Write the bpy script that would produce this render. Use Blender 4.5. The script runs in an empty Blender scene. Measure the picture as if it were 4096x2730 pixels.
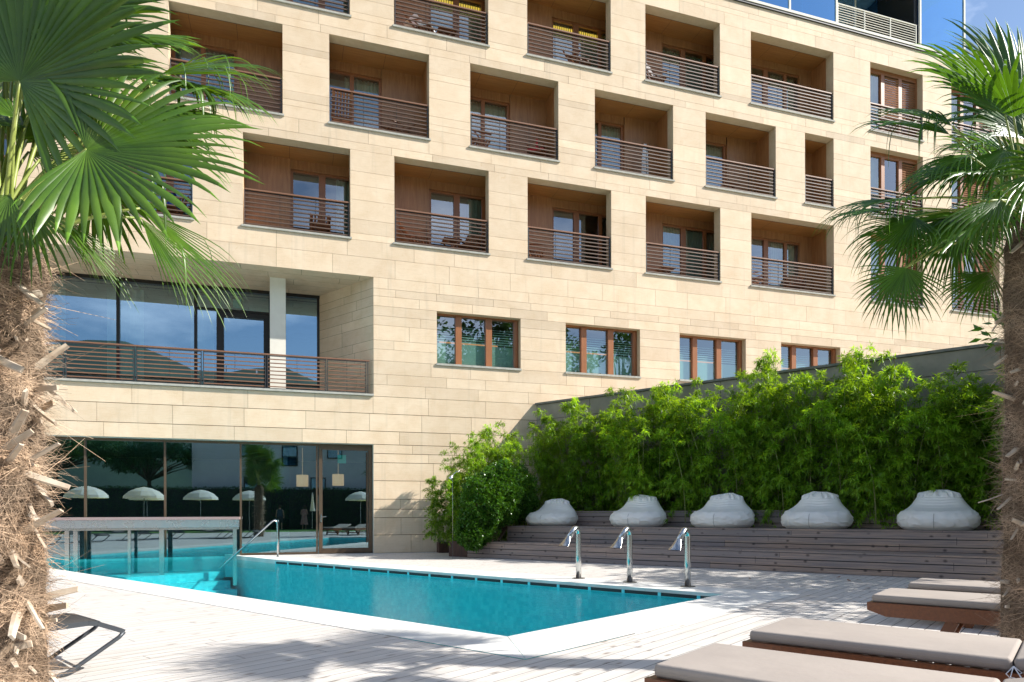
import bpy, bmesh, math, random
import numpy as np
from mathutils import Vector, Matrix, noise
R = math.radians
scene = bpy.context.scene
C = scene.collection

# ------------------------------------------------------------------ camera
H, F, CX, HY, RO = 1.15, 2745., 2048., 2052., .0025
TH = math.atan2(F, 8397)
c_, s_ = math.cos(TH), math.sin(TH)
cam = bpy.data.cameras.new('camera'); camo = bpy.data.objects.new('camera', cam); C.objects.link(camo)
cam.sensor_width = 36; cam.lens = 36 * F / 4096; cam.shift_y = (HY - 1365) / 4096
cam.clip_start = .05; cam.clip_end = 5000
camo.matrix_world = Matrix.Translation((0, 0, H)) @ Matrix.Rotation(-TH, 4, 'Z') @ Matrix.Rotation(R(90), 4, 'X') @ Matrix.Rotation(-RO, 4, 'Z')
scene.camera = camo
# measured from the photograph: a ray through photo pixel (px, py), used to survey points on known planes
def ray(px, py):
    dx, dy = px - CX, py - HY
    a = (dx - RO * dy) / F; b = -(dy + RO * dx) / F
    return Vector((s_ + a * c_, c_ - a * s_, b))
def gnd(px, py, z=0):
    r = ray(px, py); t = (z - H) / r[2]; return Vector((r[0] * t, r[1] * t, z))
def atd(px, py, d):
    r = ray(px, py); return Vector((r[0] * d, r[1] * d, H + r[2] * d))
# ------------------------------------------------------------------ light
scene.view_settings.view_transform = 'Standard'; scene.view_settings.look = 'None'
scene.view_settings.exposure = .95; scene.view_settings.gamma = 1
sun_dir = Vector((1.2, -.52, 1.02)).normalized()
sl = bpy.data.lights.new('sun', 'SUN'); sl.energy = 4.9; sl.angle = R(.5); sl.color = (1, .95, .87)
so = bpy.data.objects.new('sun', sl); C.objects.link(so)
so.rotation_euler = sun_dir.to_track_quat('Z', 'Y').to_euler()
w = bpy.data.worlds.new('World'); scene.world = w; w.use_nodes = True
wt = w.node_tree; wt.nodes.clear()
def N(t, ty, **k):
    n = t.nodes.new(ty)
    for a, b in k.items():
        if a.startswith('i_'):
            n.inputs[a[2:].replace('_', ' ')].default_value = b
        else: setattr(n, a, b)
    return n
sky = N(wt, 'ShaderNodeTexSky', sky_type='NISHITA', sun_disc=False, sun_elevation=math.asin(sun_dir.z),
        sun_rotation=math.atan2(sun_dir.x, sun_dir.y), air_density=1.0, dust_density=.6, ozone_density=2.2)
tc = N(wt, 'ShaderNodeTexCoord'); mp = N(wt, 'ShaderNodeMapping'); mp.inputs['Scale'].default_value = (1.1, 1.6, 3.2)
nz = N(wt, 'ShaderNodeTexNoise'); nz.inputs['Scale'].default_value = 2.1; nz.inputs['Detail'].default_value = 7; nz.inputs['Roughness'].default_value = .56
rp = N(wt, 'ShaderNodeValToRGB'); rp.color_ramp.elements[0].position = .5; rp.color_ramp.elements[1].position = .78
mx = N(wt, 'ShaderNodeMix', data_type='RGBA'); mx.inputs[7].default_value = (10.5, 11.2, 12.5, 1)
bg = N(wt, 'ShaderNodeBackground'); bg.inputs['Strength'].default_value = .1; wo = N(wt, 'ShaderNodeOutputWorld')
wl = wt.links.new
wl(tc.outputs['Generated'], mp.inputs[0]); wl(mp.outputs[0], nz.inputs[0]); wl(nz.outputs[0], rp.inputs[0])
wl(rp.outputs[0], mx.inputs[0]); wl(sky.outputs[0], mx.inputs[6]); wl(mx.outputs[2], bg.inputs[0]); wl(bg.outputs[0], wo.inputs[0])

# ------------------------------------------------------------------ helpers
def tag(o, label=None, cat=None, group=None, kind=None):
    if label: o['label'] = label
    if cat: o['category'] = cat
    if group: o['group'] = group
    if kind: o['kind'] = kind
    return o
def empty(name, loc=(0, 0, 0), rz=0, label=None, cat=None, group=None):
    o = bpy.data.objects.new(name, None); C.objects.link(o); o.location = loc; o.rotation_euler[2] = rz
    o.empty_display_size = .2
    return tag(o, label, cat, group)
class MB:
    def __init__(s): s.v = []; s.f = []; s.m = []; s.col = []
    def add(s, vs, fs, mi=0, col=None):
        o = len(s.v); s.v += [tuple(v) for v in vs]
        for f in fs: s.f.append([i + o for i in f]); s.m.append(mi); s.col.append(col if col is not None else 1.)
    def quad(s, a, b, c, d, mi=0, col=None): s.add([a, b, c, d], [[0, 1, 2, 3]], mi, col)
    def box(s, x0, x1, y0, y1, z0, z1, mi=0, col=None, M=None):
        v = [(x, y, z) for z in (z0, z1) for y in (y0, y1) for x in (x0, x1)]
        if M is not None: v = [M @ Vector(p) for p in v]
        s.add(v, [[0, 2, 3, 1], [4, 5, 7, 6], [0, 1, 5, 4], [2, 6, 7, 3], [0, 4, 6, 2], [1, 3, 7, 5]], mi, col)
    def bar(s, a, b, wx, wz, mi=0, up=(0, 0, 1), col=None):
        a, b = Vector(a), Vector(b); d = (b - a).normalized(); u = Vector(up)
        if abs(d.dot(u)) > .98: u = Vector((0, 1, 0))
        x = d.cross(u).normalized(); z = x.cross(d).normalized()
        v = [p + x * (wx / 2 * i) + z * (wz / 2 * j) for p in (a, b) for i, j in ((-1, -1), (1, -1), (1, 1), (-1, 1))]
        s.add(v, [[0, 1, 2, 3], [7, 6, 5, 4], [0, 4, 5, 1], [1, 5, 6, 2], [2, 6, 7, 3], [3, 7, 4, 0]], mi, col)
    def tube(s, pts, rad, n=10, mi=0, cap=True, col=None):
        pts = [Vector(p) for p in pts]; k = len(pts); rad = rad if hasattr(rad, '__len__') else [rad] * k
        vs = []; prev = None
        for i, p in enumerate(pts):
            d = (pts[min(i + 1, k - 1)] - pts[max(i - 1, 0)]).normalized()
            x = (prev - d * prev.dot(d)) if prev is not None else d.orthogonal()
            x.normalize(); prev = x; y = d.cross(x)
            vs += [p + (x * math.cos(6.28318 * j / n) + y * math.sin(6.28318 * j / n)) * rad[i] for j in range(n)]
        fs = [[i * n + j, i * n + (j + 1) % n, (i + 1) * n + (j + 1) % n, (i + 1) * n + j] for i in range(k - 1) for j in range(n)]
        if cap: fs += [list(range(n))[::-1], [(k - 1) * n + j for j in range(n)]]
        s.add(vs, fs, mi, col)
    def build(s, name, mats, parent=None, smooth=False, loc=None, bevel=0):
        me = bpy.data.meshes.new(name); me.from_pydata(s.v, [], s.f); me.update()
        mats = mats if isinstance(mats, (list, tuple)) else [mats]
        for m in mats: me.materials.append(m)
        me.polygons.foreach_set('material_index', s.m)
        if smooth: me.polygons.foreach_set('use_smooth', [True] * len(s.f))
        if any(k != 1. for k in s.col):
            at = me.attributes.new('tint', 'FLOAT', 'FACE'); at.data.foreach_set('value', [float(k) for k in s.col])
        o = bpy.data.objects.new(name, me); C.objects.link(o); o.parent = parent
        if loc: o.location = loc
        if bevel:
            b = o.modifiers.new('bevel', 'BEVEL'); b.width = bevel; b.segments = 2; b.limit_method = 'ANGLE'
        return o
def copy_tree(o, parent=None):
    c = o.copy(); C.objects.link(c); c.parent = parent
    for ch in o.children: copy_tree(ch, c)
    return c
def fastmesh(name, V, FI, mats, parent=None, tint=None, smooth=False, nv=4):
    V = np.asarray(V, dtype=np.float32).reshape(-1, 3); FI = np.asarray(FI, dtype=np.int32).reshape(-1, nv)
    me = bpy.data.meshes.new(name); me.vertices.add(len(V)); me.vertices.foreach_set('co', V.ravel())
    me.loops.add(FI.size); me.loops.foreach_set('vertex_index', FI.ravel())
    me.polygons.add(len(FI)); me.polygons.foreach_set('loop_start', np.arange(0, FI.size, nv, dtype=np.int32))
    try: me.polygons.foreach_set('loop_total', np.full(len(FI), nv, dtype=np.int32))
    except Exception: pass
    me.update(calc_edges=True); me.validate()
    for m in (mats if isinstance(mats, (list, tuple)) else [mats]): me.materials.append(m)
    if tint is not None:
        at = me.attributes.new('tint', 'FLOAT', 'FACE'); at.data.foreach_set('value', np.asarray(tint, dtype=np.float32))
    if smooth: me.polygons.foreach_set('use_smooth', [True] * len(me.polygons))
    o = bpy.data.objects.new(name, me); C.objects.link(o); o.parent = parent
    return o

# ------------------------------------------------------------------ materials
def newmat(name):
    m = bpy.data.materials.new(name); m.use_nodes = True; t = m.node_tree
    b = t.nodes['Principled BSDF']; return m, t, b
def math_(t, op, a, b=None, c=None):
    n = t.nodes.new('ShaderNodeMath'); n.operation = op
    for i, v in enumerate((a, b, c)):
        if v is None: continue
        if isinstance(v, (int, float)): n.inputs[i].default_value = v
        else: t.links.new(v, n.inputs[i])
    return n.outputs[0]
def mixc(t, fac, a, b, mode='MIX'):
    n = t.nodes.new('ShaderNodeMix'); n.data_type = 'RGBA'; n.blend_type = mode
    for i, v in ((0, fac), (6, a), (7, b)):
        if isinstance(v, (int, float)): n.inputs[i].default_value = v
        elif isinstance(v, (tuple, list)): n.inputs[i].default_value = (*v[:3], 1)
        else: t.links.new(v, n.inputs[i])
    return n.outputs[2]
def noise_(t, vec, scale, detail=4, rough=.5, dist=0):
    n = t.nodes.new('ShaderNodeTexNoise'); n.inputs['Scale'].default_value = scale; n.inputs['Detail'].default_value = detail
    n.inputs['Roughness'].default_value = rough; n.inputs['Distortion'].default_value = dist
    if vec is not None: t.links.new(vec, n.inputs['Vector'])
    return n.outputs[0]
def coord(t, scale=(1, 1, 1), rot=(0, 0, 0), kind='Object'):
    a = t.nodes.new('ShaderNodeTexCoord'); m = t.nodes.new('ShaderNodeMapping')
    m.inputs['Scale'].default_value = scale; m.inputs['Rotation'].default_value = rot
    t.links.new(a.outputs[kind], m.inputs[0]); return m.outputs[0]
def ramp(t, v, p0, p1, a=0., b=1.):
    n = t.nodes.new('ShaderNodeMapRange'); n.inputs[1].default_value = p0; n.inputs[2].default_value = p1
    n.inputs[3].default_value = a; n.inputs[4].default_value = b; t.links.new(v, n.inputs[0]); return n.outputs[0]
def bump_(t, b, h, strength=.3, dist=.01):
    n = t.nodes.new('ShaderNodeBump'); n.inputs['Strength'].default_value = strength; n.inputs['Distance'].default_value = dist
    t.links.new(h, n.inputs['Height']); t.links.new(n.outputs[0], b.inputs['Normal'])
def pm(name, c1, c2=None, scale=8, rough=.5, metal=0, bump=0, stretch=(1, 1, 1), rvar=0, tint=False, detail=5, trans=0, spec=None):
    m, t, b = newmat(name); c2 = c2 or c1
    v = coord(t, stretch); nf = ramp(t, noise_(t, v, scale, detail, .6), .3, .7)
    col = mixc(t, nf, c1, c2)
    if tint:
        a = t.nodes.new('ShaderNodeAttribute'); a.attribute_name = 'tint'
        g = t.nodes.new('ShaderNodeVectorMath'); g.operation = 'SCALE'; t.links.new(col, g.inputs[0]); t.links.new(a.outputs['Fac'], g.inputs[3]); col = g.outputs[0]
    t.links.new(col, b.inputs['Base Color']); b.inputs['Roughness'].default_value = rough; b.inputs['Metallic'].default_value = metal
    if spec is not None: b.inputs['Specular IOR Level'].default_value = spec
    if rvar: t.links.new(ramp(t, nf, 0, 1, rough - rvar, rough + rvar), b.inputs['Roughness'])
    if bump: bump_(t, b, noise_(t, v, scale * 3, 6, .6), bump, .01)
    if trans:
        tr = t.nodes.new('ShaderNodeBsdfTranslucent'); mxs = t.nodes.new('ShaderNodeMixShader'); mxs.inputs[0].default_value = trans
        hs = mixc(t, 1., col, (2.3, 1.9, .35), 'MULTIPLY'); t.links.new(hs, tr.inputs[0])
        t.links.new(b.outputs[0], mxs.inputs[1]); t.links.new(tr.outputs[0], mxs.inputs[2])
        t.links.new(mxs.outputs[0], t.nodes['Material Output'].inputs[0])
    return m
def glassmat(name, tint=(.75, .85, .8), refl=.12, edge=.9, rough=0.0, wav=.0, gc=(.92, .96, 1)):
    m, t, b = newmat(name); t.nodes.remove(b)
    tr = t.nodes.new('ShaderNodeBsdfTransparent'); tr.inputs[0].default_value = (*tint, 1)
    gl = t.nodes.new('ShaderNodeBsdfGlossy'); gl.inputs['Roughness'].default_value = rough; gl.inputs[0].default_value = (*gc, 1)
    lw = t.nodes.new('ShaderNodeLayerWeight'); lw.inputs[0].default_value = .5
    p5 = math_(t, 'POWER', lw.outputs['Facing'], 4.)
    fac = math_(t, 'ADD', math_(t, 'MULTIPLY', p5, edge - refl), refl)
    if wav:
        bp = t.nodes.new('ShaderNodeBump'); bp.inputs['Strength'].default_value = wav; bp.inputs['Distance'].default_value = .02
        t.links.new(noise_(t, coord(t), .9, 1), bp.inputs['Height']); t.links.new(bp.outputs[0], gl.inputs['Normal'])
    ms = t.nodes.new('ShaderNodeMixShader'); t.links.new(fac, ms.inputs[0]); t.links.new(tr.outputs[0], ms.inputs[1]); t.links.new(gl.outputs[0], ms.inputs[2])
    t.links.new(ms.outputs[0], t.nodes['Material Output'].inputs[0]); return m
M = {}
# limestone cladding
m, t, b = newmat('limestone'); M['stone'] = m
a = t.nodes.new('ShaderNodeAttribute'); a.attribute_name = 'tint'
v = coord(t)
n1 = ramp(t, noise_(t, v, 1.7, 6, .62, .4), .35, .72); n2 = noise_(t, v, 34, 4, .7); n3 = noise_(t, coord(t, (1.2, 1.2, 26)), 2.2, 3, .6)
col = mixc(t, n1, (.68, .535, .38), (.59, .435, .28))
col = mixc(t, ramp(t, n2, .42, .75, 0, .5), col, (.66, .56, .42))
col = mixc(t, ramp(t, n3, .52, .68, 0, .28), col, (.45, .34, .21))
n4 = ramp(t, noise_(t, v, 5.5, 7, .75, 1.2), .62, .74, 0, .5); col = mixc(t, n4, col, (.50, .31, .14))
n5 = ramp(t, noise_(t, coord(t, (5, 5, .3)), 1.0, 5, .6), .56, .74, 0, .32); col = mixc(t, n5, col, (.36, .30, .22))
g = t.nodes.new('ShaderNodeVectorMath'); g.operation = 'SCALE'; t.links.new(col, g.inputs[0]); t.links.new(a.outputs['Fac'], g.inputs[3])
t.links.new(g.outputs[0], b.inputs['Base Color']); b.inputs['Roughness'].default_value = .75
bump_(t, b, math_(t, 'ADD', n2, n3), .35, .006)
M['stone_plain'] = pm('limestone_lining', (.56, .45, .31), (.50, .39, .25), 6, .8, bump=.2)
M['joint'] = pm('stone_joint', (.12, .085, .05), rough=.9)
M['grey_stone'] = pm('grey_sill_stone', (.42, .41, .36), (.30, .29, .25), 9, .8, bump=.2)
M['wood_panel'] = None
def wood(name, c1, c2, sc=(14, 14, 1.2), rough=.4, knots=0, coat=0.1, kcol=(.06, .03, .015), tintable=False):
    m, t, b = newmat(name); v = coord(t, sc)
    g1 = ramp(t, noise_(t, v, 2.0, 8, .62, .5), .3, .7); g2 = noise_(t, coord(t), .9, 2)
    col = mixc(t, g1, c1, c2); col = mixc(t, ramp(t, g2, .3, .7, 0, .45), col, tuple(k * .62 for k in c1))
    if knots:
        vo = t.nodes.new('ShaderNodeTexVoronoi'); vo.inputs['Scale'].default_value = knots
        t.links.new(coord(t, tuple(min(x, 1.0 + (x > 3) * 1.5) for x in sc)), vo.inputs[0])
        col = mixc(t, ramp(t, vo.outputs['Distance'], .10, .02, 0, .85), col, kcol)
    if tintable:
        a = t.nodes.new('ShaderNodeAttribute'); a.attribute_name = 'tint'
        g = t.nodes.new('ShaderNodeVectorMath'); g.operation = 'SCALE'; t.links.new(col, g.inputs[0]); t.links.new(a.outputs['Fac'], g.inputs[3]); col = g.outputs[0]
    t.links.new(col, b.inputs['Base Color']); b.inputs['Roughness'].default_value = rough
    bump_(t, b, g1, .25, .004); return m
M['wood_panel'] = wood('brown_wood_panel', (.43, .205, .08), (.25, .105, .038), (7, 7, .7), .42)
M['wood_ceiling'] = wood('honey_wood_ceiling', (.44, .205, .062), (.31, .135, .04), (.7, 9, 7), .42)
M['wood_frame'] = wood('orange_wood_frame', (.36, .14, .05), (.25, .09, .032), (20, 20, 1.5), .38)
M['shutter'] = pm('shutter_wood', (.27, .12, .055), (.19, .08, .035), 6, .85, spec=.15)
M['rail_wood'] = wood('rail_wood', (.27, .13, .07), (.17, .08, .045), (1.2, 20, 20), .45)
M['slat_wood'] = wood('slat_wood', (.135, .078, .048), (.07, .04, .027), (1.2, 20, 20), .5)
M['teak'] = wood('oiled_teak', (.22, .072, .022), (.11, .034, .012), (3, 22, 22), .38, 1.3)
M['teak_chair'] = wood('teak_chair_wood', (.32, .115, .04), (.2, .07, .028), (9, 9, 9), .45)
M['iron'] = pm('dark_iron', (.035, .038, .042), (.05, .05, .055), 20, .5, .3)
M['steel'] = pm('brushed_steel', (.55, .56, .55), (.44, .45, .45), 6, .22, 1, stretch=(30, 30, 2), rvar=.05)
M['steel_sheet'] = pm('steel_sheet', (.62, .64, .66), (.5, .52, .55), 3, .28, 1, rvar=.05)
M['bronze'] = pm('bronze_frame', (.14, .095, .06), (.11, .075, .05), 12, .38, .5)
M['black_frame'] = pm('black_window_frame', (.02, .018, .016), rough=.4, metal=.3)
M['cream'] = pm('cream_plaster', (.72, .69, .60), (.66, .63, .55), 4, .8)
M['glass'] = glassmat('window_glass', (.72, .84, .78), .24, .9, wav=.04)
M['glass_dark'] = glassmat('ground_floor_glass', (.45, .74, .72), .30, .95, wav=.02, gc=(.62, .88, 1))
M['glass_blue'] = glassmat('penthouse_glass', (.10, .30, .60), .5, .95, gc=(.30, .62, 1.))
M['glass_loggia'] = glassmat('loggia_glass', (.55, .70, .72), .42, .95, wav=.03, gc=(.62, .84, 1))
M['frost'] = pm('frosted_film', (.28, .42, .40), (.24, .38, .36), 3, .6)
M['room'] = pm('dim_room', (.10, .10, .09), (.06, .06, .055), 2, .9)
M['room_light'] = pm('pale_room', (.34, .38, .34), (.28, .32, .29), 2, .9)
M['curtain'] = pm('grey_green_curtain', (.34, .38, .33), (.24, .28, .24), 3, .9)
M['cloth'] = pm('white_cloth', (.8, .8, .8), (.7, .7, .72), 5, .9)
M['red'] = pm('red_cloth', (.55, .02, .03), rough=.8); M['blue'] = pm('blue_cloth', (.02, .05, .35), rough=.8)
M['teal_glass'] = glassmat('teal_screen', (.1, .62, .52), .12, .5)
M['sign_green'] = pm('green_sticker', (.02, .45, .33), rough=.5)
m, t, b = newmat('warm_lampshade'); M['lampshade'] = m
b.inputs['Base Color'].default_value = (.55, .3, .2, 1); b.inputs['Emission Color'].default_value = (1, .45, .22, 1); b.inputs['Emission Strength'].default_value = .45
m, t, b = newmat('lit_louver_lamp'); M['lit'] = m
b.inputs['Emission Color'].default_value = (1, .62, .08, 1)
vv = N(t, 'ShaderNodeTexWave', wave_type='BANDS'); vv.inputs['Scale'].default_value = 4.; vv.bands_direction = 'X'; t.links.new(coord(t), vv.inputs[0])
t.links.new(ramp(t, vv.outputs['Fac'], .2, .8, .1, .8), b.inputs['Emission Strength']); b.inputs['Base Color'].default_value = (.7, .5, .2, 1)
# boards (local x along the board, local y across)
def boards(name, c1, c2, bw=.145, gap=.045, weather=(.30, .27, .25), rough=.62, knotcol=(.16, .13, .11), blen=4.0, knot=.075, kx=1.9, ky=5.2, bvar=.35):
    m, t, b = newmat(name); tcn = t.nodes.new('ShaderNodeTexCoord'); sp = t.nodes.new('ShaderNodeSeparateXYZ'); t.links.new(tcn.outputs['Object'], sp.inputs[0])
    x, y = sp.outputs[0], sp.outputs[1]
    yb = math_(t, 'DIVIDE', y, bw); idx = math_(t, 'FLOOR', yb); fr = math_(t, 'FRACT', yb)
    wn = t.nodes.new('ShaderNodeTexWhiteNoise'); wn.noise_dimensions = '1D'; t.links.new(idx, wn.inputs['W'])
    xo = math_(t, 'ADD', x, math_(t, 'MULTIPLY', wn.outputs[0], 17.3))
    xb = math_(t, 'DIVIDE', xo, blen); xi = math_(t, 'FLOOR', xb); xf = math_(t, 'FRACT', xb)
    wn2 = t.nodes.new('ShaderNodeTexWhiteNoise'); wn2.noise_dimensions = '2D'
    cb = t.nodes.new('ShaderNodeCombineXYZ'); t.links.new(idx, cb.inputs[0]); t.links.new(xi, cb.inputs[1]); t.links.new(cb.outputs[0], wn2.inputs[0])
    cg = t.nodes.new('ShaderNodeCombineXYZ'); t.links.new(math_(t, 'MULTIPLY', xo, .8), cg.inputs[0]); t.links.new(math_(t, 'MULTIPLY', y, 22.), cg.inputs[1]); t.links.new(math_(t, 'MULTIPLY', wn2.outputs[0], 40.), cg.inputs[2])
    gr = ramp(t, noise_(t, cg.outputs[0], 1.6, 8, .65, .3), .32, .68)
    cm = t.nodes.new('ShaderNodeCombineXYZ'); t.links.new(xo, cm.inputs[0]); t.links.new(math_(t, 'MULTIPLY', y, 5.), cm.inputs[1])
    ms = ramp(t, noise_(t, cm.outputs[0], 1.1, 5, .6), .42, .7)
    col = mixc(t, gr, c1, c2); col = mixc(t, math_(t, 'MULTIPLY', ms, .55), col, weather)
    col = mixc(t, ramp(t, wn2.outputs[0], 0, 1, 0, bvar), col, weather)
    ck = t.nodes.new('ShaderNodeCombineXYZ'); t.links.new(math_(t, 'MULTIPLY', xo, kx), ck.inputs[0]); t.links.new(math_(t, 'ADD', math_(t, 'MULTIPLY', y, ky), math_(t, 'MULTIPLY', gr, .05)), ck.inputs[1])
    vo = t.nodes.new('ShaderNodeTexVoronoi'); vo.voronoi_dimensions = '2D'; vo.inputs['Scale'].default_value = 1.; t.links.new(ck.outputs[0], vo.inputs[0])
    wk = t.nodes.new('ShaderNodeSeparateColor'); t.links.new(vo.outputs['Color'], wk.inputs[0])
    kn = math_(t, 'MULTIPLY', ramp(t, vo.outputs['Distance'], knot * 1.7, knot * .5), ramp(t, wk.outputs[0], .35, .6))
    col = mixc(t, math_(t, 'MULTIPLY', kn, .8), col, knotcol)
    gy = math_(t, 'LESS_THAN', math_(t, 'MINIMUM', fr, math_(t, 'SUBTRACT', 1., fr)), gap / 2)
    gx = math_(t, 'LESS_THAN', xf, .004 / blen * 1.5)
    gp = math_(t, 'MAXIMUM', gy, gx)
    col = mixc(t, gp, col, (.012, .01, .01))
    t.links.new(col, b.inputs['Base Color']); b.inputs['Roughness'].default_value = rough
    bump_(t, b, math_(t, 'SUBTRACT', math_(t, 'MULTIPLY', gr, .12), gp), .5, .01); return m
M['deck'] = boards('weathered_deck_boards', (.61, .585, .55), (.40, .355, .315), knotcol=(.18, .14, .11), weather=(.57, .55, .53))
M['step_wood'] = boards('weathered_step_boards', (.50, .345, .25), (.20, .14, .115), bw=.14, gap=.001, weather=(.20, .18, .185), knotcol=(.035, .022, .018), blen=3.3, knot=.085, kx=3.2, ky=4.2, bvar=.7)
M['coping'] = pm('pale_coping_stone', (.68, .67, .64), (.54, .53, .50), 2.2, .7, bump=.08)
M['terrain'] = pm('distant_ground', (.16, .17, .10), (.11, .12, .07), .05, .9)
M['lawn'] = pm('lawn', (.06, .16, .025), (.09, .22, .035), 3, .9, bump=.5)
# pool mosaic
m, t, b = newmat('pool_mosaic'); M['mosaic'] = m
v = coord(t); ck = t.nodes.new('ShaderNodeTexVoronoi'); ck.inputs['Scale'].default_value = 14; ck.distance = 'CHEBYCHEV'; ck.inputs['Randomness'].default_value = 0.1; t.links.new(v, ck.inputs[0])
sc = t.nodes.new('ShaderNodeSeparateColor'); t.links.new(ck.outputs['Color'], sc.inputs[0])
col = mixc(t, sc.outputs[0], (.10, .60, .66), (.22, .76, .78)); col = mixc(t, ramp(t, noise_(t, v, 5, 3), .35, .65, 0, .4), col, (.10, .52, .60))
t.links.new(col, b.inputs['Base Color']); b.inputs['Roughness'].default_value = .5
# water
m, t, b = newmat('pool_water'); M['water'] = m; t.nodes.remove(b)
tr = t.nodes.new('ShaderNodeBsdfTransparent'); tr.inputs[0].default_value = (.46, .91, .94, 1)
gl = t.nodes.new('ShaderNodeBsdfGlossy'); gl.inputs['Roughness'].default_value = .015
fr = t.nodes.new('ShaderNodeFresnel'); fr.inputs['IOR'].default_value = 1.25
v = coord(t); hh = math_(t, 'ADD', math_(t, 'MULTIPLY', noise_(t, v, 11, 4, .6, .8), .55), math_(t, 'MULTIPLY', noise_(t, v, 1.4, 2, .5, .3), 1.))
bp = t.nodes.new('ShaderNodeBump'); bp.inputs['Strength'].default_value = .3; bp.inputs['Distance'].default_value = .03
t.links.new(hh, bp.inputs['Height']); t.links.new(bp.outputs[0], gl.inputs['Normal']); t.links.new(bp.outputs[0], fr.inputs['Normal'])
ms = t.nodes.new('ShaderNodeMixShader'); t.links.new(math_(t, 'MULTIPLY', fr.outputs[0], .62), ms.inputs[0]); t.links.new(tr.outputs[0], ms.inputs[1]); t.links.new(gl.outputs[0], ms.inputs[2])
t.links.new(ms.outputs[0], t.nodes['Material Output'].inputs[0])
M['slot'] = pm('dark_gutter', (.012, .015, .018), rough=.6)
M['concrete'] = pm('weathered_concrete', (.19, .175, .14), (.33, .30, .24), 1.3, .9, bump=.3, detail=8)
M['corten'] = pm('corten_steel', (.10, .045, .028), (.055, .028, .02), 5, .7, .1, bump=.1, stretch=(3, 3, .6))
M['bag'] = pm('cream_canvas', (.80, .78, .73), (.74, .71, .67), 2, .85, bump=.06)
M['cushion'] = pm('taupe_cushion', (.345, .30, .265), (.30, .26, .23), 2.2, .9, bump=.5)
M['black_tube'] = pm('dark_grey_tube', (.055, .065, .075), (.045, .05, .06), 8, .42, .3)
M['sling'] = pm('black_sling_mesh', (.03, .028, .027), (.045, .042, .04), 160, .7, bump=.3)
M['palm'] = pm('palm_leaf', (.036, .092, .009), (.078, .158, .013), 4, .35, tint=True, trans=.28, rvar=.05)
M['palm_dark'] = pm('palm_leaf_deep', (.036, .10, .012), (.06, .15, .016), 4, .36, tint=True, trans=.3, rvar=.04)
M['stalk'] = pm('palm_stalk', (.22, .28, .05), (.30, .34, .09), 5, .45)
M['dead'] = pm('dry_frond', (.30, .24, .16), (.20, .15, .09), 5, .8)
M['fibre'] = pm('palm_fibre', (.33, .25, .18), (.17, .105, .06), 2.5, .9, tint=True)
M['bark'] = pm('palm_bark', (.06, .038, .024), (.13, .085, .05), 9, .95, bump=1.)
M['stub'] = pm('cut_leaf_base', (.56, .49, .40), (.34, .25, .17), 6, .8, bump=.4, stretch=(1, 1, 1))
M['bamboo'] = pm('bamboo_leaf', (.12, .25, .02), (.21, .37, .03), 1.5, .42, tint=True, trans=.45)
M['culm'] = pm('bamboo_culm', (.16, .22, .06), (.22, .2, .08), 3, .5)
M['bush'] = pm('glossy_bush_leaf', (.03, .10, .012), (.07, .18, .018), 2, .33, tint=True, trans=.25)
M['herb'] = pm('grey_green_herb', (.10, .17, .06), (.14, .2, .09), 4, .7, tint=True, trans=.25)
M['soil'] = pm('dark_soil', (.05, .035, .025), rough=.95)
M['dryleaf'] = pm('dry_brown_leaf', (.25, .09, .03), rough=.8)
M['pine'] = pm('pine_needles', (.03, .09, .02), (.05, .13, .03), 2, .8, tint=True, trans=.2)
M['render_white'] = pm('white_render', (.62, .62, .62), (.56, .56, .57), 1, .9)
M['parasol'] = pm('white_parasol_cloth', (.75, .73, .72), (.7, .68, .68), 1, .9, trans=.2)
M['skin'] = pm('skin', (.5, .3, .2), rough=.5); M['dress'] = pm('patterned_dress', (.4, .1, .08), (.5, .4, .35), 12, .8)
M['shirt'] = pm('dark_shirt', (.05, .07, .1), rough=.8); M['hair'] = pm('brown_hair', (.06, .035, .02), rough=.6)
M['hill'] = pm('forested_hill', (.03, .06, .05), (.05, .09, .06), .02, 1.)

# ------------------------------------------------------------------ layout
PA = R(122); QA = PA - math.pi / 2
P = Vector((math.cos(PA), math.sin(PA), 0)); Q = Vector((math.cos(QA), math.sin(QA), 0))
A0 = Vector((1.93, 6.05, 0))            # near corner of the pool; local frame: x along Q, y along P
def PQ(q, p, z=0): return A0 + Q * q + P * p + Vector((0, 0, z))
FY = 19.9                                # facade plane
PW = 4.42
def p_at(q, y): return (y - A0.y - Q.y * q) / P.y
def local_obj(mb, name, mat, **k):
    mb.v = [(x, y - .052 * x, z) for x, y, z in mb.v]   # the pool's near end is not quite square to its sides
    o = mb.build(name, mat, **k); o.location = A0; o.rotation_euler[2] = QA; return o
# ground
mb = MB(); S = 2600
hx0, hx1, hy0, hy1 = -1.0, 6.5, -2, 17.0
def ring(mb, X0, X1, Y0, Y1, a0, a1, b0, b1, z):
    for (xa, xb, ya, yb) in ((X0, a0, Y0, Y1), (a1, X1, Y0, Y1), (a0, a1, Y0, b0), (a0, a1, b1, Y1)):
        mb.quad((xa, ya, z), (xb, ya, z), (xb, yb, z), (xa, yb, z))
ring(mb, -S, S, -S, S, -1.0, 6.5, -1.0, 17.5, -.06)
tag(local_obj(mb, 'ground', M['terrain']), kind='structure')
mb = MB(); e = p_at(0, FY + .3)
mb.quad((-22, -10, 0), (-.66, -10, 0), (-.66, 17.5, 0), (-22, 17.5, 0))
mb.quad((-.66, -10, 0), (26, -10, 0), (26, -.78, 0), (-.66, -.78, 0))
mb.quad((PW + .78, -.78, 0), (26, -.78, 0), (26, 17.5, 0), (PW + .78, 17.5, 0))
tag(local_obj(mb, 'wooden_deck', M['deck']), kind='structure')
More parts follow.
